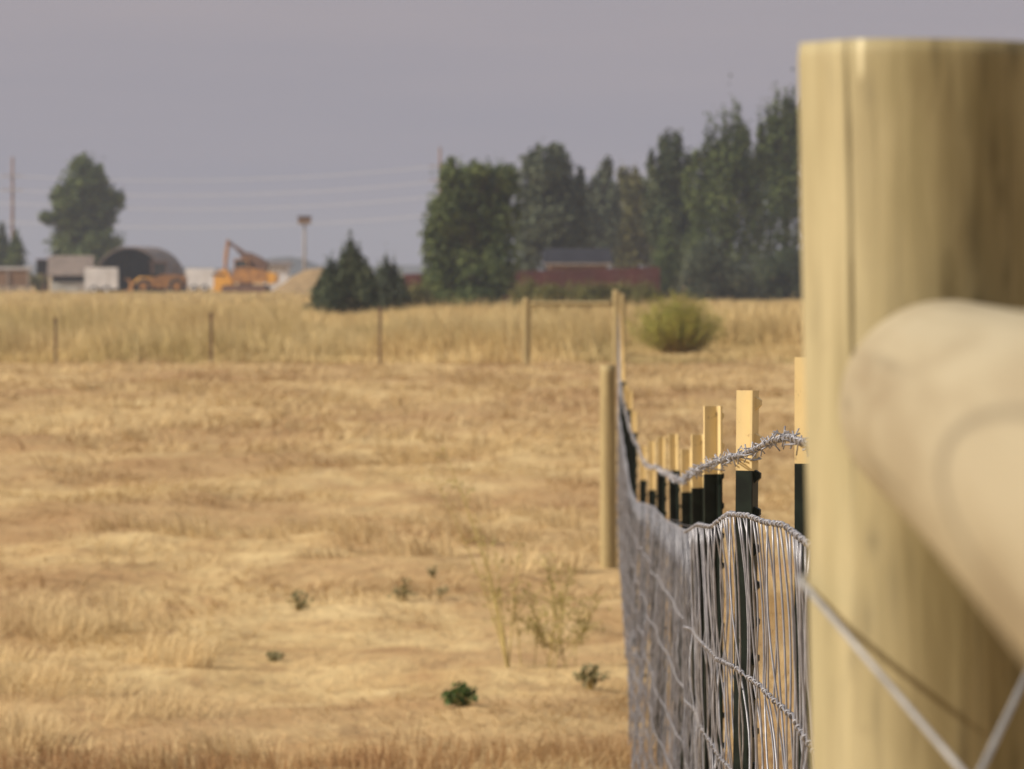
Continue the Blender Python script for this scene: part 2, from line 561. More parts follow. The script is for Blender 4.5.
# tall standing grass behind the far fence
def tall_patch(d0, d1, dens, wid, xlo=-60, xhi=1084):
    x, y = scatter(d0, d1, dens, 2.0, xlo, xhi)
    cl = fbm(x * .5, y * .3, 51, 3)
    keep = RNG.uniform(0, 1, len(x)) < np.clip((cl - .25) * 3.5, .25, 1)
    x = x[keep]; y = y[keep]; cl = cl[keep]; n = len(x)
    edge = np.clip((y - (114.8 + np.where(x > X_(622, 114), 19, 0) + 2.5 * fbm(x * .4, y * 0, 77, 2))) / 1.5, 0, 1)
    far_ = np.clip((y - 180) / 60, 0, 1)
    L = (.55 + .75 * cl) * (1 - .6 * far_) * RNG.uniform(.55, 1.25, n) * (.35 + .65 * edge)
    pxs = x / y * F + 512
    L = L * (.72 + .6 * fbm(x * .14, y * .06, 83, 3)) * (1 - .3 * np.exp(-((pxs - 352) / 45) ** 2))
    L = np.where((x > X_(622, 114)) & (edge <= 0), L * .5, L)
    th1 = np.abs(RNG.normal(.12, .12, n)); th2 = np.abs(RNG.normal(.45, .3, n))
    az = fbm(x * .2, y * .2, 61, 2) * 8 + RNG.normal(0, .9, n)
    return x, y, L, wid * RNG.uniform(.6, 1.4, n), az, th1, th2, RNG.uniform(.1, 1, n)


parts = [tall_patch(114.5, 138, 95, .032), tall_patch(135, 190, 22, .05), tall_patch(190, 290, 6, .08), tall_patch(290, 440, 2.6, .13)]
args = [np.concatenate(a) for a in zip(*parts)]
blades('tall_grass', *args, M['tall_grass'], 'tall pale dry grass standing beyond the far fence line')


# ------------------------------------------------------------------ wooden posts
def log_mesh(name, radius_fn, length, nth, nz, mat, axis='z', parent=None, crack=None, pale=None, zskew=0.0):
    th = np.linspace(0, 2 * np.pi, nth, endpoint=False)
    t = np.linspace(0, 1, nz)
    T, Z = np.meshgrid(th, t)
    Rr = radius_fn(T, Z * length)
    # small worn chamfer on both ends
    cham = np.minimum(np.minimum(Z, 1 - Z) * length / .006, 1)
    Rr = Rr - .001 * (1 - cham)
    X = np.cos(T) * Rr; Y = np.sin(T) * Rr
    Zc = Z * length + zskew * X * Z
    if axis == 'z': V = np.stack([X, Y, Zc], -1)
    else: V = np.stack([X, Zc, Y], -1)
    V = V.reshape(-1, 3)
    idx = np.arange(nth * nz).reshape(nz, nth)
    j = np.roll(idx, -1, 1)
    if axis == 'z': q = np.stack([idx[:-1], j[:-1], j[1:], idx[1:]], -1).reshape(-1, 4)
    else: q = np.stack([idx[:-1], idx[1:], j[1:], j[:-1]], -1).reshape(-1, 4)
    flat = list(q.ravel()); sz = [4] * len(q)
    caps = [list(idx[0][::-1]), list(idx[-1])]
    if axis != 'z': caps = [c[::-1] for c in caps]
    for c in caps:
        flat += c; sz.append(nth)
    cols = None
    if crack is not None:
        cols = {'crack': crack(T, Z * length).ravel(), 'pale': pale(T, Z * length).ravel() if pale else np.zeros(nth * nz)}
    return np_obj(name, V, flat, sz, mat, parent, True, cols)


# the big post: its shaved flat faces the sun, a long drying check runs beside it
BPX, BPY = X_(934, 2.8), 2.8
base_z = float(np.interp(2.8, GD, GZ)) - .25
top_z = P(0, 44.5, 2.8).z
BL = top_z - base_z
TH_FLAT0, TH_FLAT1 = -math.pi / 2 - R(90), -math.pi / 2 - R(41)   # polar angles; -90 deg is towards the camera


def big_r(T, Z):
    r = .0772 + .0012 * (fbm(T * 1.3, Z * 2.0, 3, 2) - .5) + .0007 * (fbm(T * 9, Z * 3, 5, 2) - .5)
    r = r - .0035 * np.clip((BL - Z) / BL, 0, 1)
    # flat: distance to a chord with normal at -90-64 deg
    a = -math.pi / 2 - R(66)
    c = np.cos(T - a)
    chord = .0715 / np.maximum(c, .2)
    r = np.where((c > .5), np.minimum(r, chord), r)
    dth = np.angle(np.exp(1j * (T - (-math.pi / 2 - R(44.5) + .09 * (fbm(Z * 7, Z * 0, 8, 3) - .5) - .05 * (BL - Z)))))
    depth = np.clip((Z - (BL - .31)) / .12, 0, 1)
    r = r - .005 * depth * np.exp(-(dth / .016) ** 2) * (.5 + .9 * fbm(Z * 14, Z * 0, 28, 2))
    return r


def big_crack(T, Z):
    dth = np.angle(np.exp(1j * (T - (-math.pi / 2 - R(44.5) + .09 * (fbm(Z * 7, Z * 0, 8, 3) - .5) - .05 * (BL - Z)))))
    depth = np.clip((Z - (BL - .30)) / .10, 0, 1)
    c = .95 * depth * np.exp(-(dth / .02) ** 2) * (.5 + 1.1 * fbm(Z * 16, Z * 0, 28, 2))
    d3 = np.angle(np.exp(1j * (T - (-math.pi / 2 - R(49)))))
    c = np.maximum(c, .4 * np.exp(-(d3 / .01) ** 2) * np.clip((Z - (BL - .12)) / .1, 0, 1))
    # thin short checks elsewhere
    for k, (a, z0, ln) in enumerate([(-62, .17, .08), (-20, .14, .06), (-8, .22, .1), (12, .4, .2), (-50, .5, .15), (30, .1, .12), (-32, .36, .14)]):
        d2 = np.angle(np.exp(1j * (T - (-math.pi / 2 + R(a)))))
        zz = (BL - Z - z0) / ln
        c = np.maximum(c, .4 * np.exp(-(d2 / .012) ** 2) * np.exp(-zz ** 2 * 2))
    for a, z0, rr in [(-22, .19, .006), (-34, .29, .005), (-9, .5, .007), (-48, .36, .005)]:
        d2 = np.angle(np.exp(1j * (T - (-math.pi / 2 + R(a))))) * .077
        c = np.maximum(c, .55 * np.exp(-((d2 / rr) ** 2 + ((BL - Z - z0) / (rr * 1.5)) ** 2)))
    rr_ = random.Random(5)
    for k in range(90):
        a = rr_.uniform(-88, 60); z0 = rr_.uniform(.0, .55); wd = rr_.uniform(.02, .06); ln = rr_.uniform(.006, .03); st = rr_.uniform(.15, .5)
        d2 = np.angle(np.exp(1j * (T - (-math.pi / 2 + R(a)))))
        c = np.maximum(c, st * np.exp(-(d2 / wd) ** 2 - ((BL - Z - z0) / ln) ** 2))
    return np.clip(c, 0, 1)


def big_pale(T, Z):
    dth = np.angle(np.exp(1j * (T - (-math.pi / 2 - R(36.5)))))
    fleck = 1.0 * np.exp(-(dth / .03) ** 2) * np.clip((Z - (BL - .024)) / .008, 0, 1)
    # sunlit side painted into the colour: palest on the flat, fading round the post
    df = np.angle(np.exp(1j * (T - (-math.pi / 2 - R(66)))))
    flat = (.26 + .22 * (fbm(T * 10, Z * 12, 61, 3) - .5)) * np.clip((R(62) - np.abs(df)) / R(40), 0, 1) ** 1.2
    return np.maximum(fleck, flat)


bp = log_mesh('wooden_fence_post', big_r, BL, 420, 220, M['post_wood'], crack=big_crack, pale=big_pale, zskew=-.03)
bp.location = (BPX, BPY, base_z)
bp.rotation_euler = (0, R(-.9), 0)
# keep the top in place while the foot leans a hair to the right
bp.location.x += math.sin(R(.9)) * (BL - .15)
tag(bp, 'thick round wooden post standing close to the camera, split down one side', 'fence post')

# the peeled rail, butted against the big post and running back past the camera
ra = np.array([.0396, 1, -.001])
r0 = np.array([.139, 0, H - .074])
RL = 3.35
y_start = -.6


def rail_r(T, Z):
    d = Z + y_start
    r = .0585 + .0015 * (fbm(T * 1.1 + 4, Z * 1.5, 13, 2) - .5) + .0006 * (fbm(T * 7, Z * 2, 15, 2) - .5)
    r = r + .002 * np.clip((Z - (RL - .5)) / .5, 0, 1)
    return r - .012 * np.clip((Z - (RL - .07)) / .07, 0, 1) ** 2


def rail_crack(T, Z):
    d = Z + y_start
    a = np.angle(np.exp(1j * (T - R(172)))) * .06
    k = np.sqrt(((a + .004) / .028) ** 2 + ((d - 1.18) / .42) ** 2)
    side = np.clip((d - 1.13) / .12, 0, 1)
    c = .6 * np.exp(-((k - 1) / .055) ** 2) * side
    a2 = np.angle(np.exp(1j * (T - R(176)))) * .06
    c = np.maximum(c, .35 * np.exp(-((a2 / .004) ** 2 + ((d - 2.55) / .05) ** 2)))
    c = np.maximum(c, .3 * np.exp(-(((a2 - .02) / .003) ** 2 + ((d - 2.1) / .25) ** 2)))
    c = np.maximum(c, .25 * np.exp(-(((a2 + .03) / .003) ** 2 + ((d - 2.3) / .2) ** 2)))
    return np.clip(c, 0, 1)


rl = log_mesh('wooden_rail', rail_r, RL, 240, 300, M['rail_wood'], axis='y', crack=rail_crack)
rl.location = tuple(r0 + ra * y_start)
rl.rotation_euler = Vector(ra).to_track_quat('Y', 'Z').to_euler()
tag(rl, 'pale peeled log rail butted against the thick near post', 'fence rail')

# brace wire looped behind the post, its two legs twisted together towards the camera
bw = empty('brace_wire', (BPX, BPY, H - .18), 0, 'thin steel brace wire looped round the thick near post', 'wire')
o0 = Vector(bw.location)
A1 = Vector((BPX - .0765, 2.79, H - (586 - HORIZ) * 2.79 / F))
B1 = Vector((BPX + .0785, 2.79, A1.z))
TW = P(975, 791, 2.5)
END = Vector((.155, -.35, .9))
tw_dir = (END - TW)
twn = tw_dir.normalized()
u_ = twn.cross(Vector((0, 0, 1))).normalized(); v_ = twn.cross(u_)


def twist(ph, turns=26, nseg=420):
    pts = []
    for i in range(nseg + 1):
        s = i / nseg
        a = ph + s * turns * 2 * math.pi
        pts.append(TW + tw_dir * s + (u_ * math.cos(a) + v_ * math.sin(a)) * .0022)
    return pts


ring = []
for k in range(25):
    a = math.pi - k / 24 * math.pi
    ring.append(Vector((BPX + math.cos(a) * .079 + .001, BPY + math.sin(a) * .079, A1.z + .004 * math.sin(k))))
for nm, start, ph in (('wire_strand', A1, math.pi), ('wire_strand', B1, 0)):
    mb = MB()
    tp = twist(ph)
    pts = [start.lerp(tp[0], s) for s in np.linspace(0, 1, 10)][:-1] + tp
    if start is A1: pts = ring[::-1] + pts
    mb.tube([p - o0 for p in pts], .0019, 8)
    mb.build('wire_strand', M['brace'], bw, True)

# ------------------------------------------------------------------ fence line path
FD = [2.8, 6, 7.9, 9.6, 12, 14.6, 17.2, 20, 22.7, 25.4, 28, 36, 60, 113]
FX = [.30, .3575, .3742, .388, .4535, .519, .5685, .6147, .65, .679, .703, .826, 1.364, X_(619.5, 113)]


def fx(d): return float(np.interp(d, FD, FX))


# steel posts: (d, web edge px, top y, paint edge y, yaw)
def steel_post(loc, top, tip_len, yaw, label, group, detail=True, proto={}):
    """T section: web towards the field, studded flange on the far side"""
    Lh = top - loc[2] + .3
    t = empty('steel_fence_post', (loc[0], loc[1], loc[2]), yaw, label, 'fence post', group)
    zt = top - loc[2]
    zb = zt - tip_len

    def section(mb, z0, z1):
        # web from x=0 (edge) to .027, flange .027-.032, 36 mm wide
        w_, f_, hw, wt_ = .0285, .0335, .018, .0027
        out = [(0, -wt_), (w_ - .003, -wt_), (w_, -.006), (w_, -hw), (f_ - .001, -hw), (f_, -hw + .002), (f_, hw - .002), (f_ - .001, hw), (w_, hw), (w_, .006), (w_ - .003, wt_), (0, wt_)]
        n = len(mb.v); k = len(out)
        for z in (z0, z1):
            for (a, b) in out: mb.v.append((a, b, z))
        mb.f.append(tuple(range(n + k - 1, n - 1, -1))); mb.f.append(tuple(range(n + k, n + 2 * k)))
        for i in range(k):
            j = (i + 1) % k
            mb.f.append((n + i, n + j, n + k + j, n + k + i))

    def stud(mb, z):
        n = len(mb.v)
        x0, x1 = .0335, .0425
        for (x, hy, za) in ((x0, .0065, -.011), (x1, .0045, -.002), (x1, .0045, .006), (x0, .0065, .011)):
            mb.v.append((x, -hy, z + za)); mb.v.append((x, hy, z + za))
        for i in range(3):
            a = n + i * 2
            mb.f.append((a, a + 1, a + 3, a + 2))
        mb.f.append((n, n + 2, n + 4, n + 6)); mb.f.append((n + 7, n + 5, n + 3, n + 1))

    a = MB(); section(a, zb, zt)
    b = MB(); section(b, -.3, zb - .0005)
    k = 0
    z = zt - .022
    while z > 0:
        stud(a if z > zb + .006 else b, z); z -= .0605
    a.build('painted_tip', M['tip'], t)
    b.build('shaft', M['shaft'], t)
    return t


def yrel(y, d): return H + (HORIZ - y) * d / F


ords = ['first', 'second', 'third', 'fourth', 'fifth', 'sixth', 'seventh', 'eighth', 'ninth', 'tenth', 'eleventh']
POSTS = [(6.0, 795, 357, 463, -15), (7.9, 737, 390, 470, -20), (9.6, 704, 406, 474, 22), (12, 691.5, 434.5, 488, 22),
         (14.6, 681, 449, 492, 20), (17.2, 668.5, 434, 470.5, 18), (20, 657.5, 436.5, 471.5, 15), (22.7, 648, 441, 490, 12),
         (25.4, 640, 446, 480, 10)]
CLIPS = []
plab = ['steel post with yellow tip, half hidden behind the thick near wooden post',
        'tall steel post with wide yellow tip, sharp studs and barbed wire across it',
        'yellow-tipped steel post, third from the thick wooden post, its tip two-toned',
        'thin yellow-tipped steel post, fourth from the thick wooden post',
        'yellow-tipped steel post with the lowest tip, fifth from the thick wooden post',
        'yellow-tipped steel post, sixth from the thick wooden post, higher than the fifth',
        'yellow-tipped blurred steel post, seventh from the thick wooden post',
        'blurred yellow-tipped steel post, eighth from the thick wooden post',
        'blurred steel post with dark shaft, ninth from the thick wooden post']
GRP = 'steel posts along the wire fence'
for (d, px, yt, yb, yaw), lb in zip(POSTS, plab):
    x = X_(px, d)
    zt = yrel(yt, d)
    t = steel_post((x, d, float(np.interp(d, GD, GZ))), zt, (yb - yt) * d / F, R(yaw), lb, GRP)
    t.rotation_euler.y = R(random.uniform(-.5, .5)); t.rotation_euler.x = R(random.uniform(-1.5, 1.5))
    up_ = Vector((0, 0, zt - t.location.z))
    sh_ = t.rotation_euler.to_matrix() @ up_ - up_
    t.location.x -= sh_.x; t.location.y -= sh_.y      # leaning from the foot
    CLIPS.append((t, d))

d = 28.2
k = 0
first = None
rest = []
while d < 108:
    if abs(d - 36) > .9:
        rest.append(d)
    d += 2.75 if d < 60 else 3.4
for d in rest:
    zt = float(np.interp(d, [25, 28, 31, 36, 60, 120], [1.3, 1.42, 1.5, 1.5, 1.5, 1.5])) + random.uniform(-.05, .05)
    loc = (fx(d), d, 0)
    if d < 34: lb = ['steel post just in front of the middle wooden post, nearest of the distant row', 'steel post just in front of the middle wooden post, second of the distant row', 'steel post right beside the middle wooden post, yellow tip against the mesh'][rest.index(d)]
    else: lb = 'small distant steel post, one of many overlapping beyond the middle wooden post'
    if first is None:
        t = first = steel_post(loc, zt, .13, R(8), lb, GRP)
    else:
        t = first.copy(); COL.objects.link(t); t.location = (loc[0], loc[1], zt - (first['zt']))
        t['label'] = lb
        for ch in list(first.children):
            c = ch.copy(); COL.objects.link(c); c.parent = t
        t.rotation_euler.z = R(random.uniform(-8, 20))
    if t is first: first['zt'] = zt
del first['zt']
for o in COL.objects:
    if 'zt' in o: del o['zt']

# ------------------------------------------------------------------ woven wire
TD = [2.8, 4, 6, 6.6, 7.2, 7.9, 8.8, 9.6, 12, 13.5, 14.6, 17.2, 20, 23, 25.4, 27, 28.5, 31, 36, 46, 113]
TZ = [-.25, -.275, -.322, -.350, -.372, -.406, -.476, -.515, -.662, -.733, -.784, -.905, -.998, -1.13, -1.24, -1.25, -1.20, -1.165, -1.09, -1.07, -1.05]
LEV = [0, .243, .43, .59, .72, .83, .93, 1.02, 1.10, 1.17]


def mesh_x(d, h):
    """lateral position of the netting at distance d, h below its top edge"""
    lean = float(np.interp(d, [3, 6, 7.5, 9.6, 13, 17, 20, 24, 28, 36, 113], [.0, .045, .04, .03, .0, -.075, -.085, -.05, -.012, 0, 0]))
    wob = (float(vnoise(np.array([d * 1.1]), np.array([h * 1.4]), 91)[0]) - .5) * float(np.interp(d, [3, 6, 10, 30, 60], [.01, .02, .014, .02, .03]))
    tie = min(1, h / .2)
    return fx(d) - .014 + lean * h + wob * (.35 + .65 * tie)


def mesh_z(d, h):
    top = H + float(np.interp(d, TD, TZ))
    g_ = float(np.interp(d, GD, GZ))
    sc = min(1.0, (top - g_ - .01) / 1.17)
    if d < 16: sc = 1.0
    sag = (float(vnoise(np.array([d * .8]), np.array([h * 3 + 7]), 95)[0]) - .5) * .03 * min(1, h / .2)
    return top - h * sc + sag


net = empty('woven_wire_netting', (fx(2.9), 2.9, float(np.interp(2.9, GD, GZ))), 0, 'grey woven wire netting hung along the steel posts', 'wire fence')
no = Vector(net.location)


def netp(d, h): return Vector((mesh_x(d, h), d, mesh_z(d, h))) - no


sd = [2.95]
while sd[-1] < 112: sd.append(sd[-1] + (.12 if sd[-1] < 7.6 else .10 if sd[-1] < 13 else .08 if sd[-1] < 40 else .2))
# stays bunch and slide along the line wires
for h in LEV:
    pts = []
    d = 2.9
    while d < 112.5:
        step = .025 if d < 11 else (.15 if d < 40 else .8)
        p = netp(d, h)
        if d < 11: p.z += .0022 * math.sin(d * 2 * math.pi / .076); p.x += .0012 * math.sin(d * 41)
        pts.append(p); d += step
    MB().tube(pts, .0015 if h > 0 else .0019, 5).build('line_wire', M['galv'], net, True)
rest_mb = MB()
for i, d in enumerate(sd):
    near = d < 11
    mb = MB() if i < 100 else rest_mb
    off = []
    slide = (float(vnoise(np.array([d * 1.7]), np.array([0.5]), 101)[0]) - .5) * (.4 if d < 9 else .2 if d < 13 else .05)
    for li, h in enumerate(LEV):
        off.append(slide * math.exp(-h * .4) + random.gauss(0, .03 if near else .016))
    pts = []; rad = []
    bow = random.gauss(.003, .008 if near else .005)
    for li in range(len(LEV) - 1):
        h0, h1 = LEV[li], LEV[li + 1]
        bow = .6 * bow + random.gauss(0, .005)
        ns = 6 if near else (2 if d < 40 else 1)
        for s in range(ns):
            f = s / ns
            h = h0 + (h1 - h0) * f
            dd = d + off[li] * (1 - f) + off[li + 1] * f
            p = netp(dd, h)
            p.x += bow * math.sin(math.pi * f) - .0015
            pts.append(p)
    pts.append(netp(d + off[-1], LEV[-1]))
    mb.tube(pts, .0016, 5 if near else 3)
    if d < 12.5:
        # hinge-joint wraps round each line wire
        for li, h in enumerate(LEV[:6]):
            c = netp(d + off[li], h)
            hel = []
            for k in range(19):
                a = k / 18 * 2.3 * 2 * math.pi
                hel.append(c + Vector((math.cos(a) * .0036, (k / 18 - .5) * .014, math.sin(a) * .0036)))
            mb.tube(hel, .0013, 4)
    elif d < 42:
        for li, h in enumerate(LEV[:9]):
            c = netp(d + off[li], h)
            mb.tube([c + Vector((0, -.008, 0)), c + Vector((-.001, 0, .001)), c + Vector((0, .008, 0))], .0024, 4)
    if i < 100: mb.build('stay_wire', M['galv'], net, True)
o = rest_mb.build('stay_wires', M['galv'], net, True)
o['kind'] = 'stuff'

# ------------------------------------------------------------------ barbed wire
BD = [2.8, 6, 6.6, 7.9, 8.8, 9.6, 12, 13.5, 14.6, 17.2, 20, 23, 28, 36, 113]
BZ = [-.135, yrel(439.5, 6) - H, yrel(443, 6.6) - H, yrel(456.5, 7.9) - H, yrel(464, 8.8) - H, yrel(468, 9.6) - H, yrel(475, 12) - H,
      yrel(481, 13.5) - H, yrel(480, 14.6) - H, yrel(474, 17.2) - H, yrel(467, 20) - H, yrel(466, 23) - H, -.95, -.9, -.88]
bwire = empty('barbed_wire', (fx(2.9), 2.9, H - .14), 0, 'twisted barbed wire strung across the yellow-tipped steel posts', 'barbed wire')
b0 = Vector(bwire.location)


def barb_p(d):
    return Vector((fx(d) - .006 + (.002 * math.sin(d * 3)), d, H + float(np.interp(d, BD, BZ)) + .003 * math.sin(d * 2.3))) - b0


for ph in (0, math.pi):
    pts = []; d = 2.87
    while d < 112:
        near = d < 13
        a = d * 2 * math.pi / .075 + ph
        p = barb_p(d)
        if d < 30: p += Vector((math.cos(a), 0, math.sin(a))) * .0018
        pts.append(p); d += .009 if near else (.05 if d < 30 else 1.0)
    MB().tube(pts, .0014, 5 if ph == 0 else 4).build('wire_strand', M['galv'], bwire, True)
d = 3.0; i = 0
rest_mb = MB()


def barb(mb, d, sides):
    c = barb_p(d)
    ca = random.uniform(0, 6.28)
    for k in range(2):
        a0 = ca + k * 1.5
        coil = []
        s1 = random.uniform(.006, .017); s2 = random.uniform(.006, .017)
        dirs = lambda a: Vector((math.cos(a), 0, math.sin(a)))
        st = c + dirs(a0) * .0042 + Vector((0, -.004 + k * .004, 0))
        tang = Vector((-math.sin(a0), random.uniform(-1.0, 1.0), math.cos(a0)))
        coil.append(st - tang * s1 + dirs(a0) * .002)
        for q_ in range(9):
            a = a0 + q_ / 8 * 2 * math.pi * 1.25
            coil.append(c + dirs(a) * .0042 + Vector((0, -.004 + k * .004 + q_ * .0009, 0)))
        a = a0 + 2 * math.pi * 1.25
        tang = Vector((-math.sin(a), random.uniform(-1.0, 1.0), math.cos(a)))
        coil.append(coil[-1] + tang * s2)
        mb.tube(coil, .00115, sides)


while d < 60:
    mb = MB() if i < 100 else rest_mb
    barb(mb, d, 4 if i < 60 else 3)
    if i < 100: mb.build('barb', M['galv'], bwire, True)
    i += 1; d += .122 + random.uniform(-.025, .025)
o = rest_mb.build('barbs', M['galv_far'], bwire); o['kind'] = 'stuff'


for t, d in CLIPS[1:6]:
    for zc in (H + float(np.interp(d, BD, BZ)), H + float(np.interp(d, TD, TZ))):
        z = zc - t.location.z
        pts = [(-.012, -.012, z + .004), (.004, -.007, z), (.03, -.0195, z - .004), (.0365, -.0195, z - .005), (.0365, .0195, z - .003), (.03, .0195, z), (.004, .007, z + .003), (-.012, .004, z + .005), (-.016, -.004, z - .004), (-.006, -.012, z - .008)]
        MB().tube(pts, .0015, 5).build('wire_clip', M['galv'], t, True)

# ------------------------------------------------------------------ far wooden posts and rail
def far_post(px, d, top_y, r, label, seed, lean=0.0):
    top = yrel(top_y, d)
    L_ = top + .2
    o = log_mesh('wooden_fence_post', lambda T, Z: r * (1 + .05 * (fbm(T, Z * 2, seed, 2) - .5) - .04 * Z / L_), L_, 40, 30, M['far_wood'])
    o.location = (X_(px, d), d, -.2); o.rotation_euler = (0, lean, 0)
    return tag(o, label, 'fence post', 'wooden posts of the pasture fence')


far_post(608.5, 36, 365, .063, 'round wooden post in mid field where the grey netting bunches up', 31, R(-.2))
far_post(616.5, 113, 290, .095, 'tall wooden corner post at the far end of the fence', 32)
far_post(526.5, 113, 298, .09, 'wooden brace post standing at the left end of the far rail', 33)
far_post(622.5, 109, 294, .06, 'narrow wooden post standing right beside the far corner post', 34)
fr = log_mesh('wooden_rail', lambda T, Z: .05 + .004 * (fbm(T, Z * 2, 44, 2) - .5), X_(616.5, 113) - X_(526.5, 113) - .16, 24, 20, M['far_wood'], axis='y')
fr.location = (X_(526.5, 113) + .08, 112.98, yrel(303.5, 113)); fr.rotation_euler = (0, 0, R(-90))
tag(fr, 'slim horizontal rail between two far wooden posts', 'fence rail')

fl = ['thin dark steel post in the far fence, leftmost of three', 'thin dark steel post in the far fence, below the yellow machine',
      'thin dark steel post in the far fence, below the spiky green shrub']
for (px, yt, d), lb in zip(((55.5, 318, 114.5), (211, 313, 111.5), (380, 308, 113.5)), fl):
    t = empty('steel_fence_post', (X_(px, d), d, 0), R(20), lb, 'fence post', 'steel posts along the far fence')
    zt = yrel(yt, d)
    m_ = MB()
    m_.quadbox((0, 0, zt / 2 - .15), (.055, .012, zt + .3)); m_.quadbox((0, -.03, zt / 2 - .15), (.012, .048, zt + .3))
    m_.build('shaft', M['rust'], t)
    c_ = MB(); c_.quadbox((0, 0, zt - .05 + .004), (.078, .016, .11)); c_.quadbox((0, -.034, zt - .05 + .004), (.016, .05, .11))
    c_.build('painted_tip', M['rust'], t)


# ------------------------------------------------------------------ trees and shrubs
def leaf_cloud(name, pts, nrm, size, mat, parent, tint=None):
    n = len(pts)
    nrm = nrm / np.maximum(np.linalg.norm(nrm, axis=1, keepdims=True), 1e-6)
    r = RNG.normal(0, 1, (n, 3))
    u = np.cross(nrm, r); u /= np.maximum(np.linalg.norm(u, axis=1, keepdims=True), 1e-6)
    v = np.cross(nrm, u)
    s = (size * RNG.uniform(.55, 1.3, n))[:, None]
    V = np.stack([pts - u * s, pts - v * s * .5 + nrm * s * .12, pts + u * s, pts + v * s * .5 + nrm * s * .12], 1).reshape(-1, 3)
    k = np.arange(n)[:, None] * 4
    Fl = (k + np.array([[0, 1, 2, 3]])).ravel()
    if tint is None: tint = RNG.uniform(0, 1, n)
    return np_obj(name, V, Fl, np.full(n, 4), mat, parent, False, {'tint': np.repeat(tint, 4)})


def lobe_points(c, rad, n, seed, spiky=0.0):
    d = RNG.normal(0, 1, (n, 3)); d /= np.linalg.norm(d, axis=1, keepdims=True)
    az = np.arctan2(d[:, 1], d[:, 0]); el = d[:, 2]
    bump = .42 + .9 * fbm(az * 2.6 + 10, el * 4 + 5, seed, 4)
    rr = RNG.uniform(.1, 1, n) ** .5 * (1 + .2 * np.minimum(np.abs(RNG.normal(0, 1, n)), 1.5) * (RNG.uniform(0, 1, n) < .25))
    p = d * rr[:, None] * bump[:, None]
    if spiky:
        # narrow towards the top
        t = np.clip((p[:, 2] + 1) / 2, 0, 1)
        k = (1 - t) ** .6 * 1.45 + .1 + .25 * fbm(p[:, 2] * 5, az * 1.2, seed + 5, 2)
        p[:, 0] *= k; p[:, 1] *= k
        out_ = RNG.uniform(0, 1, n) < .2
        p[out_, :2] += RNG.normal(0, .25, (out_.sum(), 2))
        keep = RNG.uniform(0, 1, n) < 1.1 - .4 * t
        p = p[keep]; d = d[keep]
    p = p * np.array(rad)
    return p + np.array(c), d + np.array([0, 0, .35])


def tree(name, d, lobes, nleaf, size, mat, label, cat='tree', group=None, trunk=True, tr=.16, lift=0.0, base_px=None, sprays=0):
    """lobes: (px, py, rx, ry, kind) as seen; kind 0 round, 1 pointed spray. Depth equals the width."""
    cx = base_px if base_px is not None else sum(l[0] * l[2] * l[3] for l in lobes) / sum(l[2] * l[3] for l in lobes)
    bx, by = X_(cx, d), d
    bz = gzf(bx, by)
    t = empty(name, (bx, by, bz), 0, label, cat, group)
    m = d / F
    lobes = list(lobes)
    src = [l for l in lobes if l[4] == 0]
    ymid = sum(l[1] for l in lobes) / len(lobes)
    for k in range(sprays):
        l = random.choice(src)
        if l[1] > ymid + 25: continue
        a = random.uniform(-.25, math.pi + .25)
        h_ = random.uniform(9, 19)
        lobes.append((l[0] + math.cos(a) * l[2] * random.uniform(.5, .95), l[1] - math.sin(a) * l[3] * random.uniform(.55, .95) - h_ * .3, random.uniform(3, 6), h_, 2))
    tot = sum((l[2] * l[3]) ** .9 for l in lobes)
    PP = []; NN = []; centers = []
    for li, l in enumerate(lobes):
        px, py, rx, ry, kind = l
        c = P(px, py, d)
        yo = random.uniform(-.5, .5) * rx * m
        c = np.array([c.x - bx, yo, c.z - bz])
        n = max(30, int(nleaf * (rx * ry) ** .9 / tot * (1.9 if kind == 1 else 1)))
        p, q_ = lobe_points(c, (rx * m, rx * m * .95, ry * m), n, random.randint(0, 9999), 1 if kind == 1 else 0)
        PP.append(p); NN.append(q_); centers.append((c, rx * m, ry * m, kind))
    p = np.concatenate(PP); q_ = np.concatenate(NN)
    ok = p[:, 2] > .02
    p = p[ok]; q_ = q_[ok] + RNG.normal(0, .7, (ok.sum(), 3))
    leaf_cloud('crown', p, q_, size, mat, t)
    if trunk:
        mb = MB()
        zmax = p[:, 2].max()
        top = zmax * .72
        mb.tube([(0, 0, -.2), (.05, .02, top * .3), (-.04, .03, top * .65), (.02, 0, top)], [tr * 1.25, tr, tr * .6, tr * .2], 8)
        mb.build('trunk', M['bark'], t, True)
        lb = MB(); any_ = False
        for c, rx, ry, kind in centers:
            s = Vector((0, 0, max(.15, min(top * .8, c[2] * .45))))
            e = Vector(c) + Vector((0, 0, ry * .45))
            mid = s.lerp(e, .5) + Vector((random.uniform(-.1, .1), random.uniform(-.1, .1), -.15))
            lb.tube([s, mid, e], [tr * .45, tr * .28, tr * .08], 5); any_ = True
            for k in range(3):
                a = random.uniform(0, 6.28)
                e2 = Vector(c) + Vector((math.cos(a) * rx * .7, math.sin(a) * rx * .7, random.uniform(-.2, .7) * ry))
                lb.tube([mid, mid.lerp(e2, .55) + Vector((0, 0, -.1)), e2], [tr * .2, tr * .13, tr * .04], 4)
        lb.build('limbs', M['bark'], t, True)
    return t


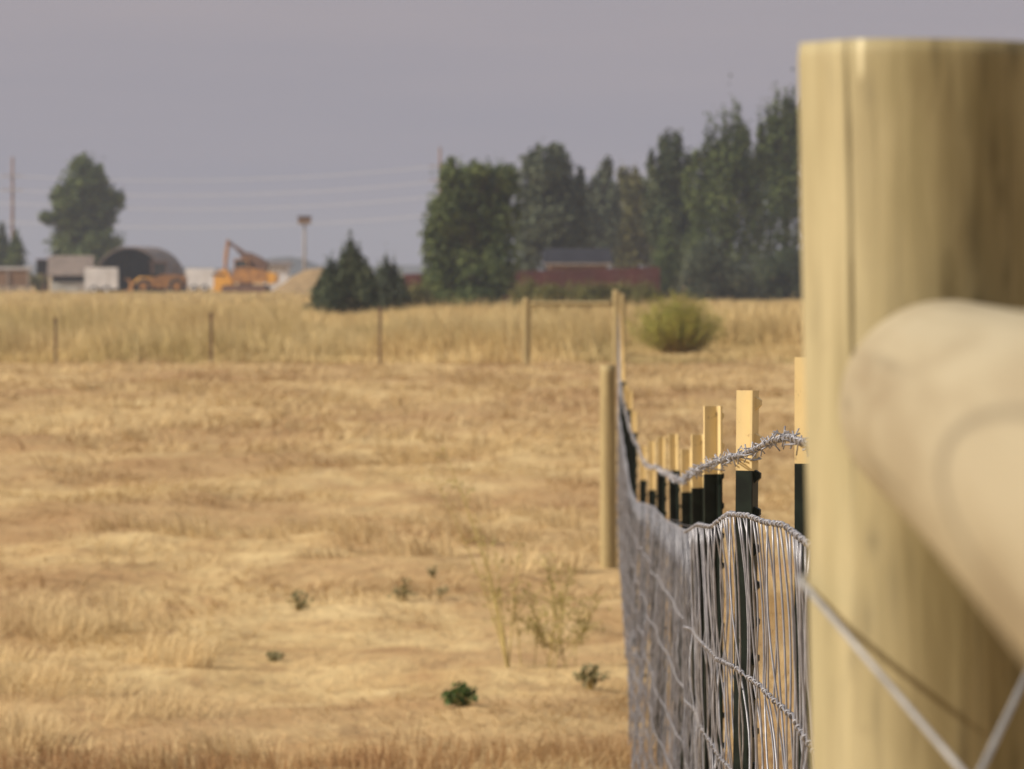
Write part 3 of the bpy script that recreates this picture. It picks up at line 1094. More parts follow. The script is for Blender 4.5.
# lone tree left
tree('broadleaf_tree', 505, [(85, 185, 24, 30, 0), (70, 205, 22, 26, 0), (102, 205, 21, 26, 0), (84, 225, 34, 30, 0), (68, 245, 22, 24, 0), (104, 246, 22, 24, 0),
     (80, 165, 13, 12, 0), (96, 178, 13, 14, 0), (50, 218, 12, 8, 0), (118, 200, 9, 9, 0), (58, 196, 10, 10, 0), (86, 262, 30, 22, 0)],
     11000, .34, M['leaf_dense'], 'big rounded green tree standing alone behind the arched hut', tr=.45)
tree('conifer_tree', 500, [(2, 250, 9, 28, 1), (3, 265, 10, 20, 0)], 1300, .3, M['leaf_dark'], 'dark pointed tree at the left edge behind the brown boards', tr=.15)
tree('conifer_tree', 490, [(16, 258, 8, 28, 1), (17, 270, 8, 16, 0)], 1300, .28, M['leaf_dense'], 'small green pointed tree beside the left utility pole', tr=.12)
tree('bush', 470, [(27, 280, 9, 10, 0), (38, 282, 8, 9, 0)], 700, .2, M['leaf_olive'], 'small green bush beside the brown boards at left', 'bush', trunk=False)

# shrubs in the tall grass
tree('shrub', 215, [(350, 266, 7, 34, 1), (343, 272, 6, 30, 1), (333, 282, 7, 28, 1), (325, 288, 7, 28, 1), (359, 276, 7, 30, 1), (366, 282, 6, 28, 1), (372, 290, 6, 24, 1), (318, 296, 7, 20, 1), (341, 296, 30, 28, 0), (366, 298, 15, 26, 0), (350, 278, 17, 24, 0), (330, 300, 20, 24, 0), (308, 312, 9, 9, 0)],
     9000, .105, M['leaf_dark'], 'spiky dark green shrub with a pointed top', 'shrub', tr=.07, sprays=10)
tree('shrub', 218, [(386, 280, 7, 30, 1), (379, 288, 6, 26, 1), (394, 284, 6, 28, 1), (401, 292, 6, 24, 1), (388, 298, 19, 22, 0), (404, 304, 10, 17, 0), (385, 286, 12, 20, 0)],
     4800, .10, M['leaf_grey'], 'grey green shrub between the spiky shrub and the dense tree', 'shrub', tr=.06)

# dense tree in the middle
tree('broadleaf_tree', 270, [(462, 188, 26, 28, 0), (492, 186, 26, 28, 0), (446, 212, 22, 32, 0), (475, 225, 38, 44, 0), (500, 222, 20, 40, 0), (440, 252, 20, 34, 0),
     (470, 268, 40, 36, 0), (500, 270, 20, 38, 0), (436, 285, 18, 26, 0), (450, 176, 14, 15, 0), (507, 180, 14, 20, 0), (478, 172, 15, 12, 0), (470, 298, 42, 16, 0), (431, 235, 10, 16, 0)],
     20000, .17, M['leaf_dense'], 'dense bushy dark green tree in front of the middle utility pole', sprays=3, tr=.28)
tree('bush', 262, [(414, 296, 12, 16, 0), (424, 300, 12, 14, 0)], 1500, .11, M['leaf_olive'], 'low olive bush at the left foot of the dense tree', 'bush', trunk=False)

# trees behind
tree('broadleaf_tree', 350, [(545, 172, 24, 30, 0), (560, 190, 24, 30, 0), (530, 195, 18, 40, 0), (550, 222, 34, 34, 0), (575, 195, 12, 20, 0), (530, 240, 24, 34, 0), (556, 152, 12, 10, 0), (532, 165, 12, 14, 0), (565, 165, 9, 12, 0), (526, 268, 16, 20, 0), (560, 250, 30, 26, 0), (580, 222, 14, 24, 0)],
     9500, .24, M['leaf_grey'], 'tall grey green tree just behind the dense tree', sprays=16, group='trees behind the house', tr=.26)
tree('broadleaf_tree', 400, [(601, 208, 14, 36, 0), (601, 188, 8, 22, 2), (594, 235, 18, 26, 0), (606, 178, 6, 10, 0), (612, 222, 12, 30, 0), (600, 255, 22, 22, 0), (588, 215, 12, 26, 0), (585, 195, 9, 18, 0), (614, 196, 9, 20, 0)], 6200, .25, M['leaf_grey'],
     'slender pale tree directly behind the dark roofed house', sprays=10, group='trees behind the house', tr=.2)
tree('broadleaf_tree', 410, [(628, 215, 15, 32, 0), (635, 196, 9, 18, 0), (622, 238, 18, 26, 0), (640, 232, 14, 30, 0), (648, 205, 8, 20, 0), (628, 256, 24, 22, 0), (655, 250, 16, 26, 0), (624, 192, 9, 16, 0), (642, 190, 8, 14, 0), (652, 225, 12, 30, 0)], 6800, .25, M['leaf_olive'],
     'low olive tree standing right of the dark roofed house', sprays=10, group='trees behind the house', tr=.2)
tree('broadleaf_tree', 395, [(572, 250, 14, 18, 0), (585, 244, 12, 22, 0)], 1500, .24, M['leaf_dark'], 'small dark tree close behind the house roof', group='trees behind the house', tr=.14)

# right hand clump
tree('broadleaf_tree', 350, [(673, 162, 17, 28, 0), (660, 190, 18, 30, 0), (682, 190, 20, 34, 0), (668, 222, 26, 34, 0), (676, 142, 7, 14, 2), (652, 212, 12, 26, 0), (690, 225, 20, 36, 0), (692, 165, 9, 18, 2), (672, 250, 26, 34, 0), (695, 250, 22, 34, 0)],
     9500, .22, M['leaf_dark'], 'dark leafy tree at the left side of the tall right clump', sprays=18, group='trees of the right clump', tr=.26)
tree('conifer_tree', 340, [(667, 258, 12, 44, 1), (667, 275, 15, 30, 0), (660, 284, 10, 18, 0)], 2600, .16, M['leaf_dense'], 'narrow dark green conifer at the end of the red fence', group='trees of the right clump', tr=.12)
tree('poplar_tree', 345, [(733, 160, 8.5, 70, 2), (716, 168, 8.5, 58, 2), (742, 190, 19, 44, 0), (722, 208, 26, 46, 0), (708, 152, 5.7, 40, 2), (738, 132, 4.8, 40, 2), (705, 208, 18, 42, 0), (730, 248, 36, 40, 0), (724, 140, 4.8, 40, 2), (748, 155, 4.8, 40, 2), (730, 175, 16, 36, 0), (713, 180, 12, 30, 0), (700, 250, 20, 36, 0), (754, 200, 13, 50, 0), (750, 240, 20, 40, 0), (698, 195, 14, 40, 0), (734, 152, 15, 30, 0), (716, 166, 13, 28, 0), (750, 172, 14, 34, 0)],
     12000, .19, M['leaf_dense'], 'tall poplar with several thin spires, left of the thick near post', sprays=26, group='trees of the right clump', tr=.22)
tree('poplar_tree', 352, [(772, 150, 7.6, 66, 2), (788, 150, 7.6, 66, 2), (780, 200, 26, 48, 0), (764, 205, 17, 46, 0), (800, 170, 18, 60, 0), (777, 122, 4.8, 42, 2), (793, 116, 4.8, 38, 2), (761, 146, 4.8, 44, 2), (768, 132, 3.8, 36, 2), (784, 126, 4.8, 44, 2), (782, 248, 36, 44, 0), (815, 220, 20, 60, 0), (784, 136, 17, 32, 0), (766, 160, 14, 34, 0), (800, 140, 14, 34, 0), (776, 170, 15, 40, 0), (792, 165, 13, 40, 0)],
     13000, .19, M['leaf_dense'], 'tallest poplar with feathery tops, partly hidden by the thick near post', sprays=26, group='trees of the right clump', tr=.24)
tree('willow_shrub', 330, [(700, 265, 24, 30, 0), (720, 275, 26, 26, 0), (690, 285, 16, 18, 0), (740, 280, 24, 24, 0), (712, 250, 14, 18, 0), (705, 292, 20, 14, 0), (730, 292, 22, 14, 0), (750, 292, 16, 14, 0)], 7000, .15, M['leaf_grey'],
     'grey green willow shrub at the foot of the tall poplars', 'shrub', 'trees of the right clump', tr=.09)
tree('willow_shrub', 335, [(770, 275, 26, 26, 0), (792, 268, 22, 28, 0), (810, 275, 20, 24, 0), (757, 288, 16, 16, 0), (775, 292, 20, 14, 0), (795, 292, 18, 14, 0)], 6000, .15, M['leaf_dark'],
     'dark rounded shrub at the foot of the poplars beside the thick near post', 'shrub', 'trees of the right clump', tr=.09)

# rabbitbrush: a dome of upright sprays
def brush(px, d, w_px, h_px, n, mat, label):
    bx, by = X_(px, d), d
    bz = gzf(bx, by)
    t = empty('rabbitbrush', (bx, by, bz), 0, label, 'bush')
    W = w_px * d / F / 2; Hh = h_px * d / F
    mb = MB(); P_ = []; N_ = []
    for k in range(n):
        a = random.uniform(0, 6.28); rr = random.random() ** .6 * random.uniform(.8, 1.1)
        tip = Vector((math.cos(a) * W * rr, math.sin(a) * W * rr * .9, Hh * math.sqrt(max(.12, 1 - .72 * rr ** 2)) * random.uniform(.6, 1.15)))
        base = Vector((tip.x * .15, tip.y * .15, -.03))
        mid = base.lerp(tip, .5) + Vector((tip.x * .08, tip.y * .08, .05))
        mb.tube([base, mid, tip], [.006, .0045, .002], 3, False)
        for q_ in range(16):
            s = random.uniform(.35, 1.0)
            p = base.lerp(tip, s) + Vector((random.gauss(0, .03), random.gauss(0, .03), random.gauss(0, .03)))
            P_.append(p); N_.append((math.cos(a) + random.gauss(0, .6), math.sin(a) + random.gauss(0, .6), random.gauss(.3, .6)))
    leaf_cloud('foliage', np.array(P_), np.array(N_), .035, mat, t)
    mb.build('stems', M['straw_stem'], t)
    return t


brush(678, 127, 112, 58, 800, M['leaf_yellow'], 'rounded yellow green bush right of the far corner post')

# low weedy hedge in front of the red fence: single bushes
hl = ['weedy olive bush in front of the red fence, nearest the dense tree', 'weedy olive bush in front of the red fence, second from the dense tree',
      'weedy olive bush below the house, third from the dense tree', 'weedy olive bush below the house, fourth from the dense tree',
      'weedy olive bush in front of the red fence, fifth from the dense tree', 'weedy olive bush at the right end of the red fence']
for i, px in enumerate((527, 549, 572, 596, 620, 644)):
    d = 232 + random.uniform(-6, 6)
    tree('weedy_bush', d, [(px, 295 + random.uniform(-3, 3), 16, 17, 0), (px - 9, 300, 11, 15, 0), (px + 9, 299, 12, 16, 0)], 2200, .085, M['leaf_olive'],
         hl[i], 'bush', 'weedy bushes in front of the red fence', trunk=False)

# ------------------------------------------------------------------ power line
def utility_pole(px, d, top_y, label, arms):
    x = X_(px, d); top = yrel(top_y, d)
    t = empty('utility_pole', (x, d, 0), 0, label, 'utility pole', 'utility poles of the power line')
    MB().tube([(0, 0, -.3), (0, 0, top * .5), (0, 0, top)], [.20, .17, .13], 10).build('pole', M['pole_wood'], t, True)
    for y in arms:
        z = yrel(y, d)
        MB().quadbox((0, -.16, z), (2.2, .1, .13)).build('crossarm', M['pole_wood'], t)
    return t


utility_pole(12.5, 516, 157, 'tall brown utility pole at the left edge', (176, 190))
utility_pole(440, 516, 147, 'brown utility pole rising behind the dense tree', (166, 180))
WL = [('topmost', (176, 180, 166)), ('second highest', (190, 195, 181)), ('third highest', (203, 209, 196)), ('lowest', (222, 227, 214))]
for nm, (ya, ym, yb) in WL:
    mb = MB()
    pts = []
    spans = [(-420, 12.5, ya - 3, ya), (12.5, 440, ya, yb), (440, 880, yb, yb - 4)]
    for (xa, xb, y0, y1) in spans:
        for k in range(24):
            s = k / 24
            y = y0 + (y1 - y0) * s + 4 * s * (1 - s) * (ym - (ya + yb) / 2)
            p = P(xa + (xb - xa) * s, y, 515.7)
            pts.append(p)
    org = pts[0].copy()
    o = mb.tube([p - org for p in pts], .034, 5).build('power_line', M['alu'], None, True)
    o.location = org
    tag(o, f'pale sagging power line between the utility poles, {nm} of four', 'power line', 'lines strung between the utility poles')

# pole with a box-shaped nest platform
d = 470
t = empty('platform_pole', (X_(304.5, d), d, 0), 0, 'slim pole carrying a dark box, above the tan mound', 'pole')
MB().tube([(0, 0, -.3), (0, 0, yrel(222, d))], [.16, .12], 8).build('pole', M['grey_wood'], t, True)
zz = yrel(224, d)
b_ = MB().quadbox((0, 0, zz + .38), (1.25, 1.0, .62))
b_.build('box', M['brown_wood'], t)
MB().quadbox((0, 0, zz + .74), (1.45, 1.2, .09)).build('lid', M['dark_in'], t)
MB().quadbox((0, 0, zz + .02), (1.35, 1.1, .09)).build('platform', M['grey_wood'], t)

# ------------------------------------------------------------------ farmyard
D = 470
def W2(px): return X_(px, D)
m1 = D / F      # metres per pixel there

# arched hut, open front
def arch_hut():
    wdt = 76 * m1; hgt = 46 * m1; ln = 9.0
    t = empty('arched_hut', (X_(140, D + 4), D + 4, 0), R(-10), 'arched metal hut with a dark open front', 'hut')
    n = 28; mb = MB()
    ribs = 30
    for k in range(ribs + 1):
        y = -ln / 2 + ln * k / ribs
        rr = 1 + (.008 if k % 2 else 0)
        for side in (1.0, .975):
            for i in range(n + 1):
                a = math.pi * i / n
                mb.v.append((-math.cos(a) * wdt / 2 * rr * side, y, math.sin(a) ** .85 * hgt * rr * side))
    st = 2 * (n + 1)
    for k in range(ribs):
        for i in range(n):
            a = k * st + i
            mb.f.append((a, a + 1, a + st + 1, a + st))
            b = a + n + 1
            mb.f.append((b, b + st, b + st + 1, b + 1))
    for k in (0, ribs):
        for i in range(n):
            a = k * st + i; b = a + n + 1
            mb.f.append((a, b, b + 1, a + 1) if k == 0 else (a, a + 1, b + 1, b))
    mb.build('shell', M['metal_roof'], t, True)
    ln_ = MB()  # near-black liner added to paint the shade inside the hut
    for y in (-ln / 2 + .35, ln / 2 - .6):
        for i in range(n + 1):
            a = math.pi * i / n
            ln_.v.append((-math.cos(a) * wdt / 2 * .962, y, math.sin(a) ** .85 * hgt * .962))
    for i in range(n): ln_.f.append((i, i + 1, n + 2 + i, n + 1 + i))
    ln_.build('shade_lining', M['dark_in'], t, True)
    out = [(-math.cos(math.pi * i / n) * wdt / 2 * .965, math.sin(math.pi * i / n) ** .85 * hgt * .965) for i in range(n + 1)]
    MB().prism(out, ln / 2 - .5, ln / 2 - .4).build('back_wall', M['dark_in'], t)  # near-black as well, carrying the interior shade in its colour
    # plank floor in the same near-black, interior shade put into its colour
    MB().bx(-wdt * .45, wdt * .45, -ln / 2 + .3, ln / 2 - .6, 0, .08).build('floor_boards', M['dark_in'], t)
    ir = MB(); out2 = [(-math.cos(math.pi * i / n) * wdt / 2 * .972, math.sin(math.pi * i / n) ** .85 * hgt * .972) for i in range(n + 1)]
    return t


arch_hut()


def gable(name, px0, px1, d, eave_y, ridge_y, depth, wall_m, roof_m, label, cat, rz=0, open_front=False, trim=None):
    cx = X_((px0 + px1) / 2, d); wd = (px1 - px0) * d / F
    ez = yrel(eave_y, d); rz_ = yrel(ridge_y, d)
    t = empty(name, (cx, d + depth / 2, 0), rz, label, cat)
    w2 = wd / 2; hd = depth / 2
    wl = MB()
    th = .15
    if open_front:
        wl.bx(-w2, w2, hd - th, hd, 0, ez); wl.bx(-w2, -w2 + th, -hd, hd - th, 0, ez); wl.bx(w2 - th, w2, -hd, hd - th, 0, ez)
        wl.bx(-w2 + th, w2 - th, -hd, -hd + th, 0, ez * .55)
    else:
        wl.bx(-w2, w2, -hd, hd, 0, ez)
    for s in (-1, 1):
        n = len(wl.v)
        for x in (s * w2, s * (w2 - th)):
            wl.v += [(x, -hd, ez), (x, hd, ez), (x, 0, rz_)]
        wl.f += [(n, n + 1, n + 2), (n + 5, n + 4, n + 3), (n, n + 2, n + 5, n + 3), (n + 1, n + 4, n + 5, n + 2)]
    wl.build('wall', wall_m, t)
    rf = MB(); ov = .35; tk = .14
    ang = (rz_ - ez) / hd
    for s in (-1, 1):
        n = len(rf.v)
        for dz in (.02, tk):
            rf.v += [(-w2 - ov, s * (hd + ov), ez - ang * ov + dz), (w2 + ov, s * (hd + ov), ez - ang * ov + dz), (w2 + ov, 0, rz_ + dz), (-w2 - ov, 0, rz_ + dz)]
        rf.f += [(n, n + 1, n + 2, n + 3), (n + 7, n + 6, n + 5, n + 4), (n, n + 4, n + 5, n + 1), (n + 1, n + 5, n + 6, n + 2), (n + 3, n + 2, n + 6, n + 7), (n, n + 3, n + 7, n + 4)]
    rf.build('roof', roof_m, t)
    if trim:
        MB().bx(-w2 - ov, w2 + ov, -hd - ov - .05, -hd - ov - .005, ez - ang * ov - .05, ez - ang * ov + .07).build('fascia', trim, t)
    return t, w2, hd, ez


gable('shed', 49, 88, 478, 274, 257, 5, M['offwhite'], M['brown_roof'], 'low shed with a brown roof and pale front under the lone tree', 'shed', R(4), True)
# dark upright box behind it
t = empty('dark_shed', (X_(42.5, 484), 484, 0), R(8), 'small dark flat roofed shed left of the brown roofed shed', 'shed')
zt = yrel(259, 484)
MB().bx(-.6, .6, -.6, .6, 0, zt - .1).build('wall', M['dark_in'], t)
MB().bx(-.72, .72, -.72, .72, zt - .1, zt).build('roof', M['rust'], t)
MB().bx(-.25, .25, -.63, -.603, .1, 1.9).build('door', M['rust'], t)

# brown stock pen boards
t = empty('stock_shelter', (X_(8, 462), 462, 0), 0, 'brown board shelter with a grey rail at the left edge', 'shelter')
zt = yrel(268, 462)
mb = MB()
for k in range(14):
    x0 = -2.1 + k * .3
    mb.bx(x0, x0 + .285, -.03 - .012 * (k % 2), .03, .7, zt - .2)
mb.build('board_wall', M['brown_wood'], t)
MB().quadbox((0, .9, zt - .05), (4.5, 2.2, .1), Matrix.Rotation(R(5), 3, 'X')).build('roof', M['grey_wood'], t)
for s in (-2, 0, 2): MB().bx(s - .07, s + .07, -.2, -.06, -.2, zt - .1).build('post', M['grey_wood'], t)
for z in (.25, .6): MB().bx(-2.3, 2.3, -.26, -.205, z - .08, z + .08).build('rail', M['grey_wood'], t)


def wheel(parent, x, y, r, wd, hub=None):
    mb = MB()
    prof = [(-wd / 2, r * .8), (-wd / 2, r * .94), (-wd * .32, r), (wd * .32, r), (wd / 2, r * .94), (wd / 2, r * .8)]
    n = 20
    for (yy, rr) in prof:
        for k in range(n):
            a = 2 * math.pi * k / n
            mb.v.append((rr * math.cos(a), yy, rr * math.sin(a)))
    for i in range(len(prof) - 1):
        for k in range(n):
            k2 = (k + 1) % n
            mb.f.append((i * n + k, i * n + k2, (i + 1) * n + k2, (i + 1) * n + k))
    w_ = MB()
    o = empty('wheel', (0, 0, 0)); o.parent = parent; o.location = (x, y, r)
    mb.f.append(tuple(range(n - 1, -1, -1))); mb.f.append(tuple(range((len(prof) - 1) * n, len(prof) * n)))
    mb.build('tyre', M['rubber'], o)
    MB().tube([(0, -wd / 2 - .03, 0), (0, wd / 2 + .03, 0)], r * .55, 14).build('rim', hub or M['orange'], o)
    return o


def trailer(px0, px1, d, top_y, bot_y, label, rz=0):
    wd = (px1 - px0) * d / F; zt = yrel(top_y, d); zb = .45
    t = empty('box_trailer', (X_((px0 + px1) / 2, d), d, 0), rz, label, 'trailer')
    dp = 2.3
    mb = MB()
    c = .12
    out = [(-wd / 2, zb), (wd / 2, zb), (wd / 2, zt - c), (wd / 2 - c, zt), (-wd / 2 + c, zt), (-wd / 2, zt - c)]
    mb.prism(out, -dp / 2, dp / 2).build('body', M['white'], t)
    MB().bx(-wd * .18, wd * .2, -dp / 2 - .03, -dp / 2 - .003, zb + .1, zt - .3).build('door', M['white'], t)
    MB().bx(-wd / 2 - .8, -wd / 2 - .003, -.06, .06, zb, zb + .12).build('drawbar', M['rust'], t)
    for s in (-.22, .16):
        for y in (-dp / 2 - .1, dp / 2 + .1): wheel(t, wd * s, y, .36, .2, M['white'])
    return t


trailer(85, 118, 462, 267.5, 290, 'white box trailer parked left of the arched hut', R(3))
trailer(186, 215, 500, 268.5, 288, 'white box trailer standing between the two machines')
t_, w2_, hd_, ez_ = gable('white_shed', 264, 288, 520, 266, 262.5, 4, M['white'], M['metal_roof'], 'low white shed behind the yellow machine', 'shed')


# wheel loader in front of the hut
def loader():
    t = empty('wheel_loader', (X_(158, 455), 455, 0), R(8), 'rusty orange wheel loader parked in front of the arched hut', 'loader')
    s = 455 / F
    MB().prism([(-1.0, .55), (2.5, .55), (2.6, 1.1), (2.5, 1.75), (.4, 1.85), (-1.0, 1.2)], -.75, .75).build('body', M['orange'], t)
    c = empty('cab', (0, 0, 0)); c.parent = t
    fr_ = MB()
    for x in (-.55, .75):
        for y in (-.62, .62): fr_.bx(x - .05, x + .05, y - .05, y + .05, 1.8, 2.95)
    fr_.bx(-.75, .95, -.75, .75, 2.95, 3.1)
    fr_.build('frame', M['rust'], c)
    MB().bx(-.5, .7, -.58, .58, 1.86, 2.93).build('glass', M['glass'], c)
    MB().tube([(1.7, .1, 1.8), (1.7, .1, 2.7)], .06, 8).build('exhaust', M['rust'], t)
    for x in (-1.5, 1.7):
        for y in (-.85, .85): wheel(t, x, y, .72, .5)
    a = MB()
    for y in (-.45, .45):
        a.tube([(-.6, y, 1.45), (-1.7, y, 1.5), (-2.6, y, .75)], .11, 6)
    a.bx(-1.9, -1.0, -.4, .4, .7, 1.2)
    a.build('loader_arm', M['yellow'], t)
    n = 8
    out = [(-2.5, .2), (-3.5, .15), (-3.55, .22), (-2.75, .35), (-2.6, .8), (-2.75, 1.25), (-3.1, 1.4), (-3.1, 1.47), (-2.65, 1.35), (-2.45, .8)]
    MB().prism(out, -1.25, 1.25).build('bucket', M['orange'], t)
    MB().bx(2.55, 2.75, -.7, .7, .6, 1.5).build('counterweight', M['rust'], t)
    return t


loader()


def excavator():
    d = 452; s = d / F
    t = empty('excavator', (X_(246, d), d, 0), R(-6), 'yellow and brown excavator with its boom folded up', 'excavator')
    for y in (-1.05, 1.05):
        out = []
        for k in range(9):
            a = math.pi / 2 + math.pi * k / 8
            out.append((-1.75 + .42 * math.cos(a), .44 + .42 * math.sin(a)))
        for k in range(9):
            a = -math.pi / 2 + math.pi * k / 8
            out.append((1.75 + .42 * math.cos(a), .44 + .42 * math.sin(a)))
        MB().prism(out, y - .28, y + .28).build('track', M['rust'], t)
    MB().tube([(0, 0, .8), (0, 0, 1.05)], .7, 16).build('turntable', M['rust'], t)
    MB().prism([(-1.1, 1.05), (1.9, 1.05), (2.2, 1.2), (2.2, 2.0), (1.9, 2.25), (-.2, 2.6), (-1.1, 2.2)], -1.2, 1.2).build('body', M['orange'], t)
    MB().prism([(-.35, 2.3), (2.0, 2.3), (2.05, 3.0), (1.3, 3.5), (.3, 3.95), (-.35, 3.6)], -.9, 1.0).build('engine_cover', M['rust'], t)
    MB().prism([(2.2, .95), (2.95, 1.05), (3.0, 1.9), (2.2, 2.1)], -1.15, 1.15).build('counterweight', M['yellow'], t)
    c = empty('cab', (0, 0, 0)); c.parent = t
    fr_ = MB()
    for x in (-.9, .35):
        for y in (-1.15, -.25): fr_.bx(x - .05, x + .05, y - .05, y + .05, 2.3, 3.2)
    fr_.bx(-1.0, .45, -1.25, -.15, 3.2, 3.32)
    fr_.build('frame', M['orange'], c)
    MB().bx(-.85, .3, -1.12, -.28, 2.31, 3.19).build('glass', M['glass'], c)
    # boom: up to the peak at left, the stick folds down
    bm = MB()
    for y in (.15, .4):
        bm.tube([(1.1, y, 2.2), (.0, y, 3.7), (-1.75, y, 4.95)], [.17, .2, .13], 6)
    bm.build('boom', M['rust'], t)
    MB().tube([(-1.75, .28, 5.15), (-1.95, .28, 3.6), (-2.05, .28, 2.3)], [.17, .2, .14], 6).build('stick', M['orange'], t)
    MB().tube([(.9, .28, 2.4), (-.9, .28, 4.1)], .08, 6).build('hydraulic_ram', M['rubber'], t)
    out = [(-1.6, 1.9), (-1.75, 2.25), (-2.3, 2.3), (-2.95, 1.9), (-3.0, .4), (-2.6, .12), (-1.7, .15), (-1.15, .6), (-1.2, 1.2)]
    MB().prism(out, -.75, .75).build('bucket', M['yellow'], t)
    MB().bx(-3.15, -1.9, -.8, .8, 1.72, 1.95).build('bucket_rim', M['rust'], t)
    return t


excavator()

# pale dirt mound right of the machines
def mound(name, px, d, w_px, top_y, depth, mat, label, seed, cat='mound'):
    cx = X_(px, d); hw = w_px * d / F / 2; hh = yrel(top_y, d)
    nu, nv = 40, 20
    u = np.linspace(-1, 1, nu); v = np.linspace(-1, 1, nv)
    U, V = np.meshgrid(u, v)
    r2 = np.clip(1 - U ** 2, 0, 1) ** 1.1 * np.clip(1 - V ** 2, 0, 1) ** 1.1
    Z = hh * r2 * (.75 + .5 * fbm(U * 3, V * 3, seed, 3)) - .1
    idx = np.arange(nu * nv).reshape(nv, nu)
    q = np.stack([idx[:-1, :-1], idx[:-1, 1:], idx[1:, 1:], idx[1:, :-1]], -1).reshape(-1, 4)
    o = np_obj(name, np.stack([U * hw, V * depth / 2, Z], -1).reshape(-1, 3), q.ravel(), np.full(len(q), 4), mat, None, True)
    o.location = (cx, d, 0)
    return o


tag(mound('grassy_mound', 320, 440, 104, 266, 16, M['mound_grass'], '', 3), 'low tan grassy mound left of the spiky shrub', 'mound')
tag(mound('hill', 284, 1600, 110, 255.5, 120, M['hill'], '', 5), 'low bluish hill on the horizon', 'hill', kind='structure')
tag(mound('hill', 620, 2200, 900, 262, 200, M['hill'], '', 6), 'long faint hill behind the trees', 'hill', kind='structure')
tag(mound('hill', 60, 2300, 560, 264, 200, M['hill'], '', 9), 'long faint hill behind the farmyard', 'hill', kind='structure')

# house behind the trees, red fence
t_, w2_, hd_, ez_ = gable('house', 549, 607, 330, 263, 250, 7, M['brown_wood'], M['slate'], 'house with a dark slate roof and white eaves among the trees', 'house', trim=M['grey_wood'])
for k, x in enumerate((-1.7, .0, 1.6)):
    f_ = MB().bx(x - .62, x + .62, -hd_ - .05, -hd_ - .003, .9, 2.2).build('window', M['white'], t_)
    MB().bx(x - .52, x + .52, -hd_ - .08, -hd_ - .053, 1.0, 2.1).build('pane', M['glass'], f_)

d = 305
t = empty('red_board_fence', (X_(530, d), d, 0), 0, 'long dark red board fence running below the house and trees', 'fence')
x0, x1 = X_(404, d) - t.location.x, X_(660, d) - t.location.x
zt0, zt1 = yrel(274, d), yrel(267, d)
mb = MB(); nb = 110
for k in range(nb):
    xa = x0 + (x1 - x0) * k / nb; xb = x0 + (x1 - x0) * (k + .97) / nb
    zt = zt0 + (zt1 - zt0) * k / nb + random.uniform(-.03, .03)
    mb.bx(xa, xb, -.02 - .012 * (k % 2), .02, .05, zt)
mb.build('board_panel', M['red_board'], t)
for z in (.5, 1.5): MB().bx(x0, x1, .023, .075, z - .06, z + .06).build('rail', M['red_board'], t)
k = x0
while k < x1:
    MB().bx(k - .06, k + .06, .08, .2, -.2, 1.9).build('post', M['red_board'], t); k += 2.4


# ------------------------------------------------------------------ weeds in the pasture
def ground_d(px, py):
    """distance where the ray of a pixel meets the field"""
    d = 17.0
    while d < 200:
        if P(px, py, d).z <= gzf(X_(px, d), d): return d
        d += .05
    return d


def weed(px, py, w_px, h_px, n, mat, label, leaf=.028, name='weed', cat='weed', group=None):
    d = ground_d(px, py)
    bx = X_(px, d)
    t = empty(name, (bx, d, gzf(bx, d)), 0, label, cat, group)
    W = w_px * d / F / 2; Hh = h_px * d / F
    P_ = []; N_ = []; mb = MB()
    for k in range(n):
        a = random.uniform(0, 6.28); rr = random.random() ** .6
        tip = Vector((math.cos(a) * W * rr, math.sin(a) * W * rr, Hh * (1 - .55 * rr ** 2) * random.uniform(.6, 1.15)))
        mb.tube([(0, 0, -.02), tip * .5 + Vector((0, 0, Hh * .1)), tip], [.003, .0025, .0012], 3, False)
        for q_ in range(5):
            s = random.uniform(.35, 1.05)
            P_.append(tip * s + Vector((random.gauss(0, .008), random.gauss(0, .008), random.gauss(.004, .008))))
            N_.append((random.gauss(0, .7) - .2, random.gauss(-.4, .7), random.gauss(.7, .5)))
    leaf_cloud('leaves', np.array(P_), np.array(N_), leaf, mat, t)
    mb.build('stems', M['straw_stem'], t)
    return t


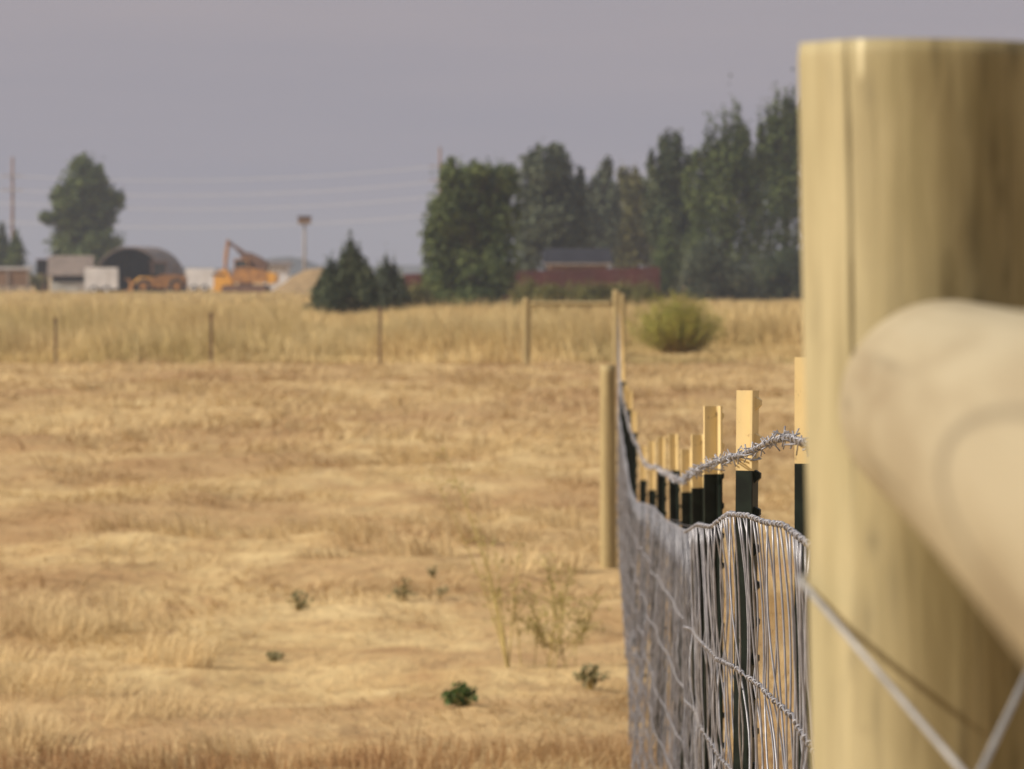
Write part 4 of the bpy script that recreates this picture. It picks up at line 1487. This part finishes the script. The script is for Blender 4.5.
weed(460, 706, 44, 20, 50, M['leaf_weed'], 'bright green leafy weed low in the dry grass, the greenest one', .022)
weed(298, 612, 30, 24, 16, M['leaf_drab'], 'drab green weed left of centre in the dry grass', .02)
weed(273, 662, 24, 12, 14, M['leaf_drab'], 'small flat dark weed, lower left of the drab weed', .018)
weed(403, 602, 28, 20, 16, M['leaf_drab'], 'low dark weed left of the tall thin stalks', .02)
weed(433, 578, 18, 12, 9, M['leaf_drab'], 'tiny dark weed just behind the low dark weed', .018)
weed(590, 690, 46, 26, 24, M['leaf_drab'], 'greyish weed close to the netting, right of the green weed', .02)
weed(440, 598, 14, 14, 8, M['leaf_drab'], 'thin dark weed between the low dark weed and the tall thin stalks', .016)


def stalk(px, py, tips, label, mat, leaves, name='dry_weed', sr=.008, sp=0.0):
    d = ground_d(px, py)
    bx = X_(px, d); bz = gzf(bx, d)
    t = empty(name, (bx, d, bz), 0, label, 'weed')
    mb = MB(); P_ = []; N_ = []
    for (tx, ty, bend, dy) in tips:
        tip = P(tx, ty, d) - Vector((bx, d, bz)); tip.y = dy
        root = Vector((random.uniform(-sp, sp), random.uniform(-sp, sp), 0))
        midp = Vector((tip.x * bend + root.x * .5, tip.y * .4, tip.z * .5))
        pts = []
        for k in range(9):
            s = k / 8
            p = (Vector((0, 0, -.02)) + root) * (1 - s) ** 2 + midp * 2 * s * (1 - s) + tip * s * s
            pts.append(p)
        mb.tube(pts, [sr * (1 - .7 * k / 8) for k in range(9)], 4)
        for k in range(leaves):
            s = random.uniform(.3, 1.0)
            p = root * (1 - s) ** 2 + midp * 2 * s * (1 - s) + tip * s * s
            e = p + Vector((random.gauss(0, .035), random.gauss(0, .035), random.uniform(.0, .06)))
            mb.tube([p, e], [.0018, .0008], 3, False)
            P_.append(e); N_.append((random.gauss(0, 1), random.gauss(0, 1), random.gauss(0, 1)))
    mb.build('stems', M['straw_stem'], t)
    leaf_cloud('leaves', np.array(P_), np.array(N_), .012, mat, t)
    return t


stalk(508, 668, [(441, 446, .25, .1), (474, 510, .3, -.1), (456, 480, .25, .15), (493, 540, .4, 0), (430, 470, .3, -.1), (520, 540, .5, .1), (486, 580, .4, .2)], 'tall thin straw stalks leaning left over the dry grass', M['leaf_straw'], 22, sr=.0052)
stalk(548, 668, [(528, 590, .5, 0), (545, 560, .5, .1), (565, 585, .5, -.1), (580, 600, .5, .1), (592, 625, .5, 0), (540, 610, .4, .2), (572, 570, .4, .15), (556, 600, .5, -.2), (520, 620, .5, .1), (600, 600, .6, .1), (512, 585, .5, 0)],
      'yellowish branching weed just right of the tall thin stalks', M['leaf_straw'], 60, sr=.0032, sp=.16)
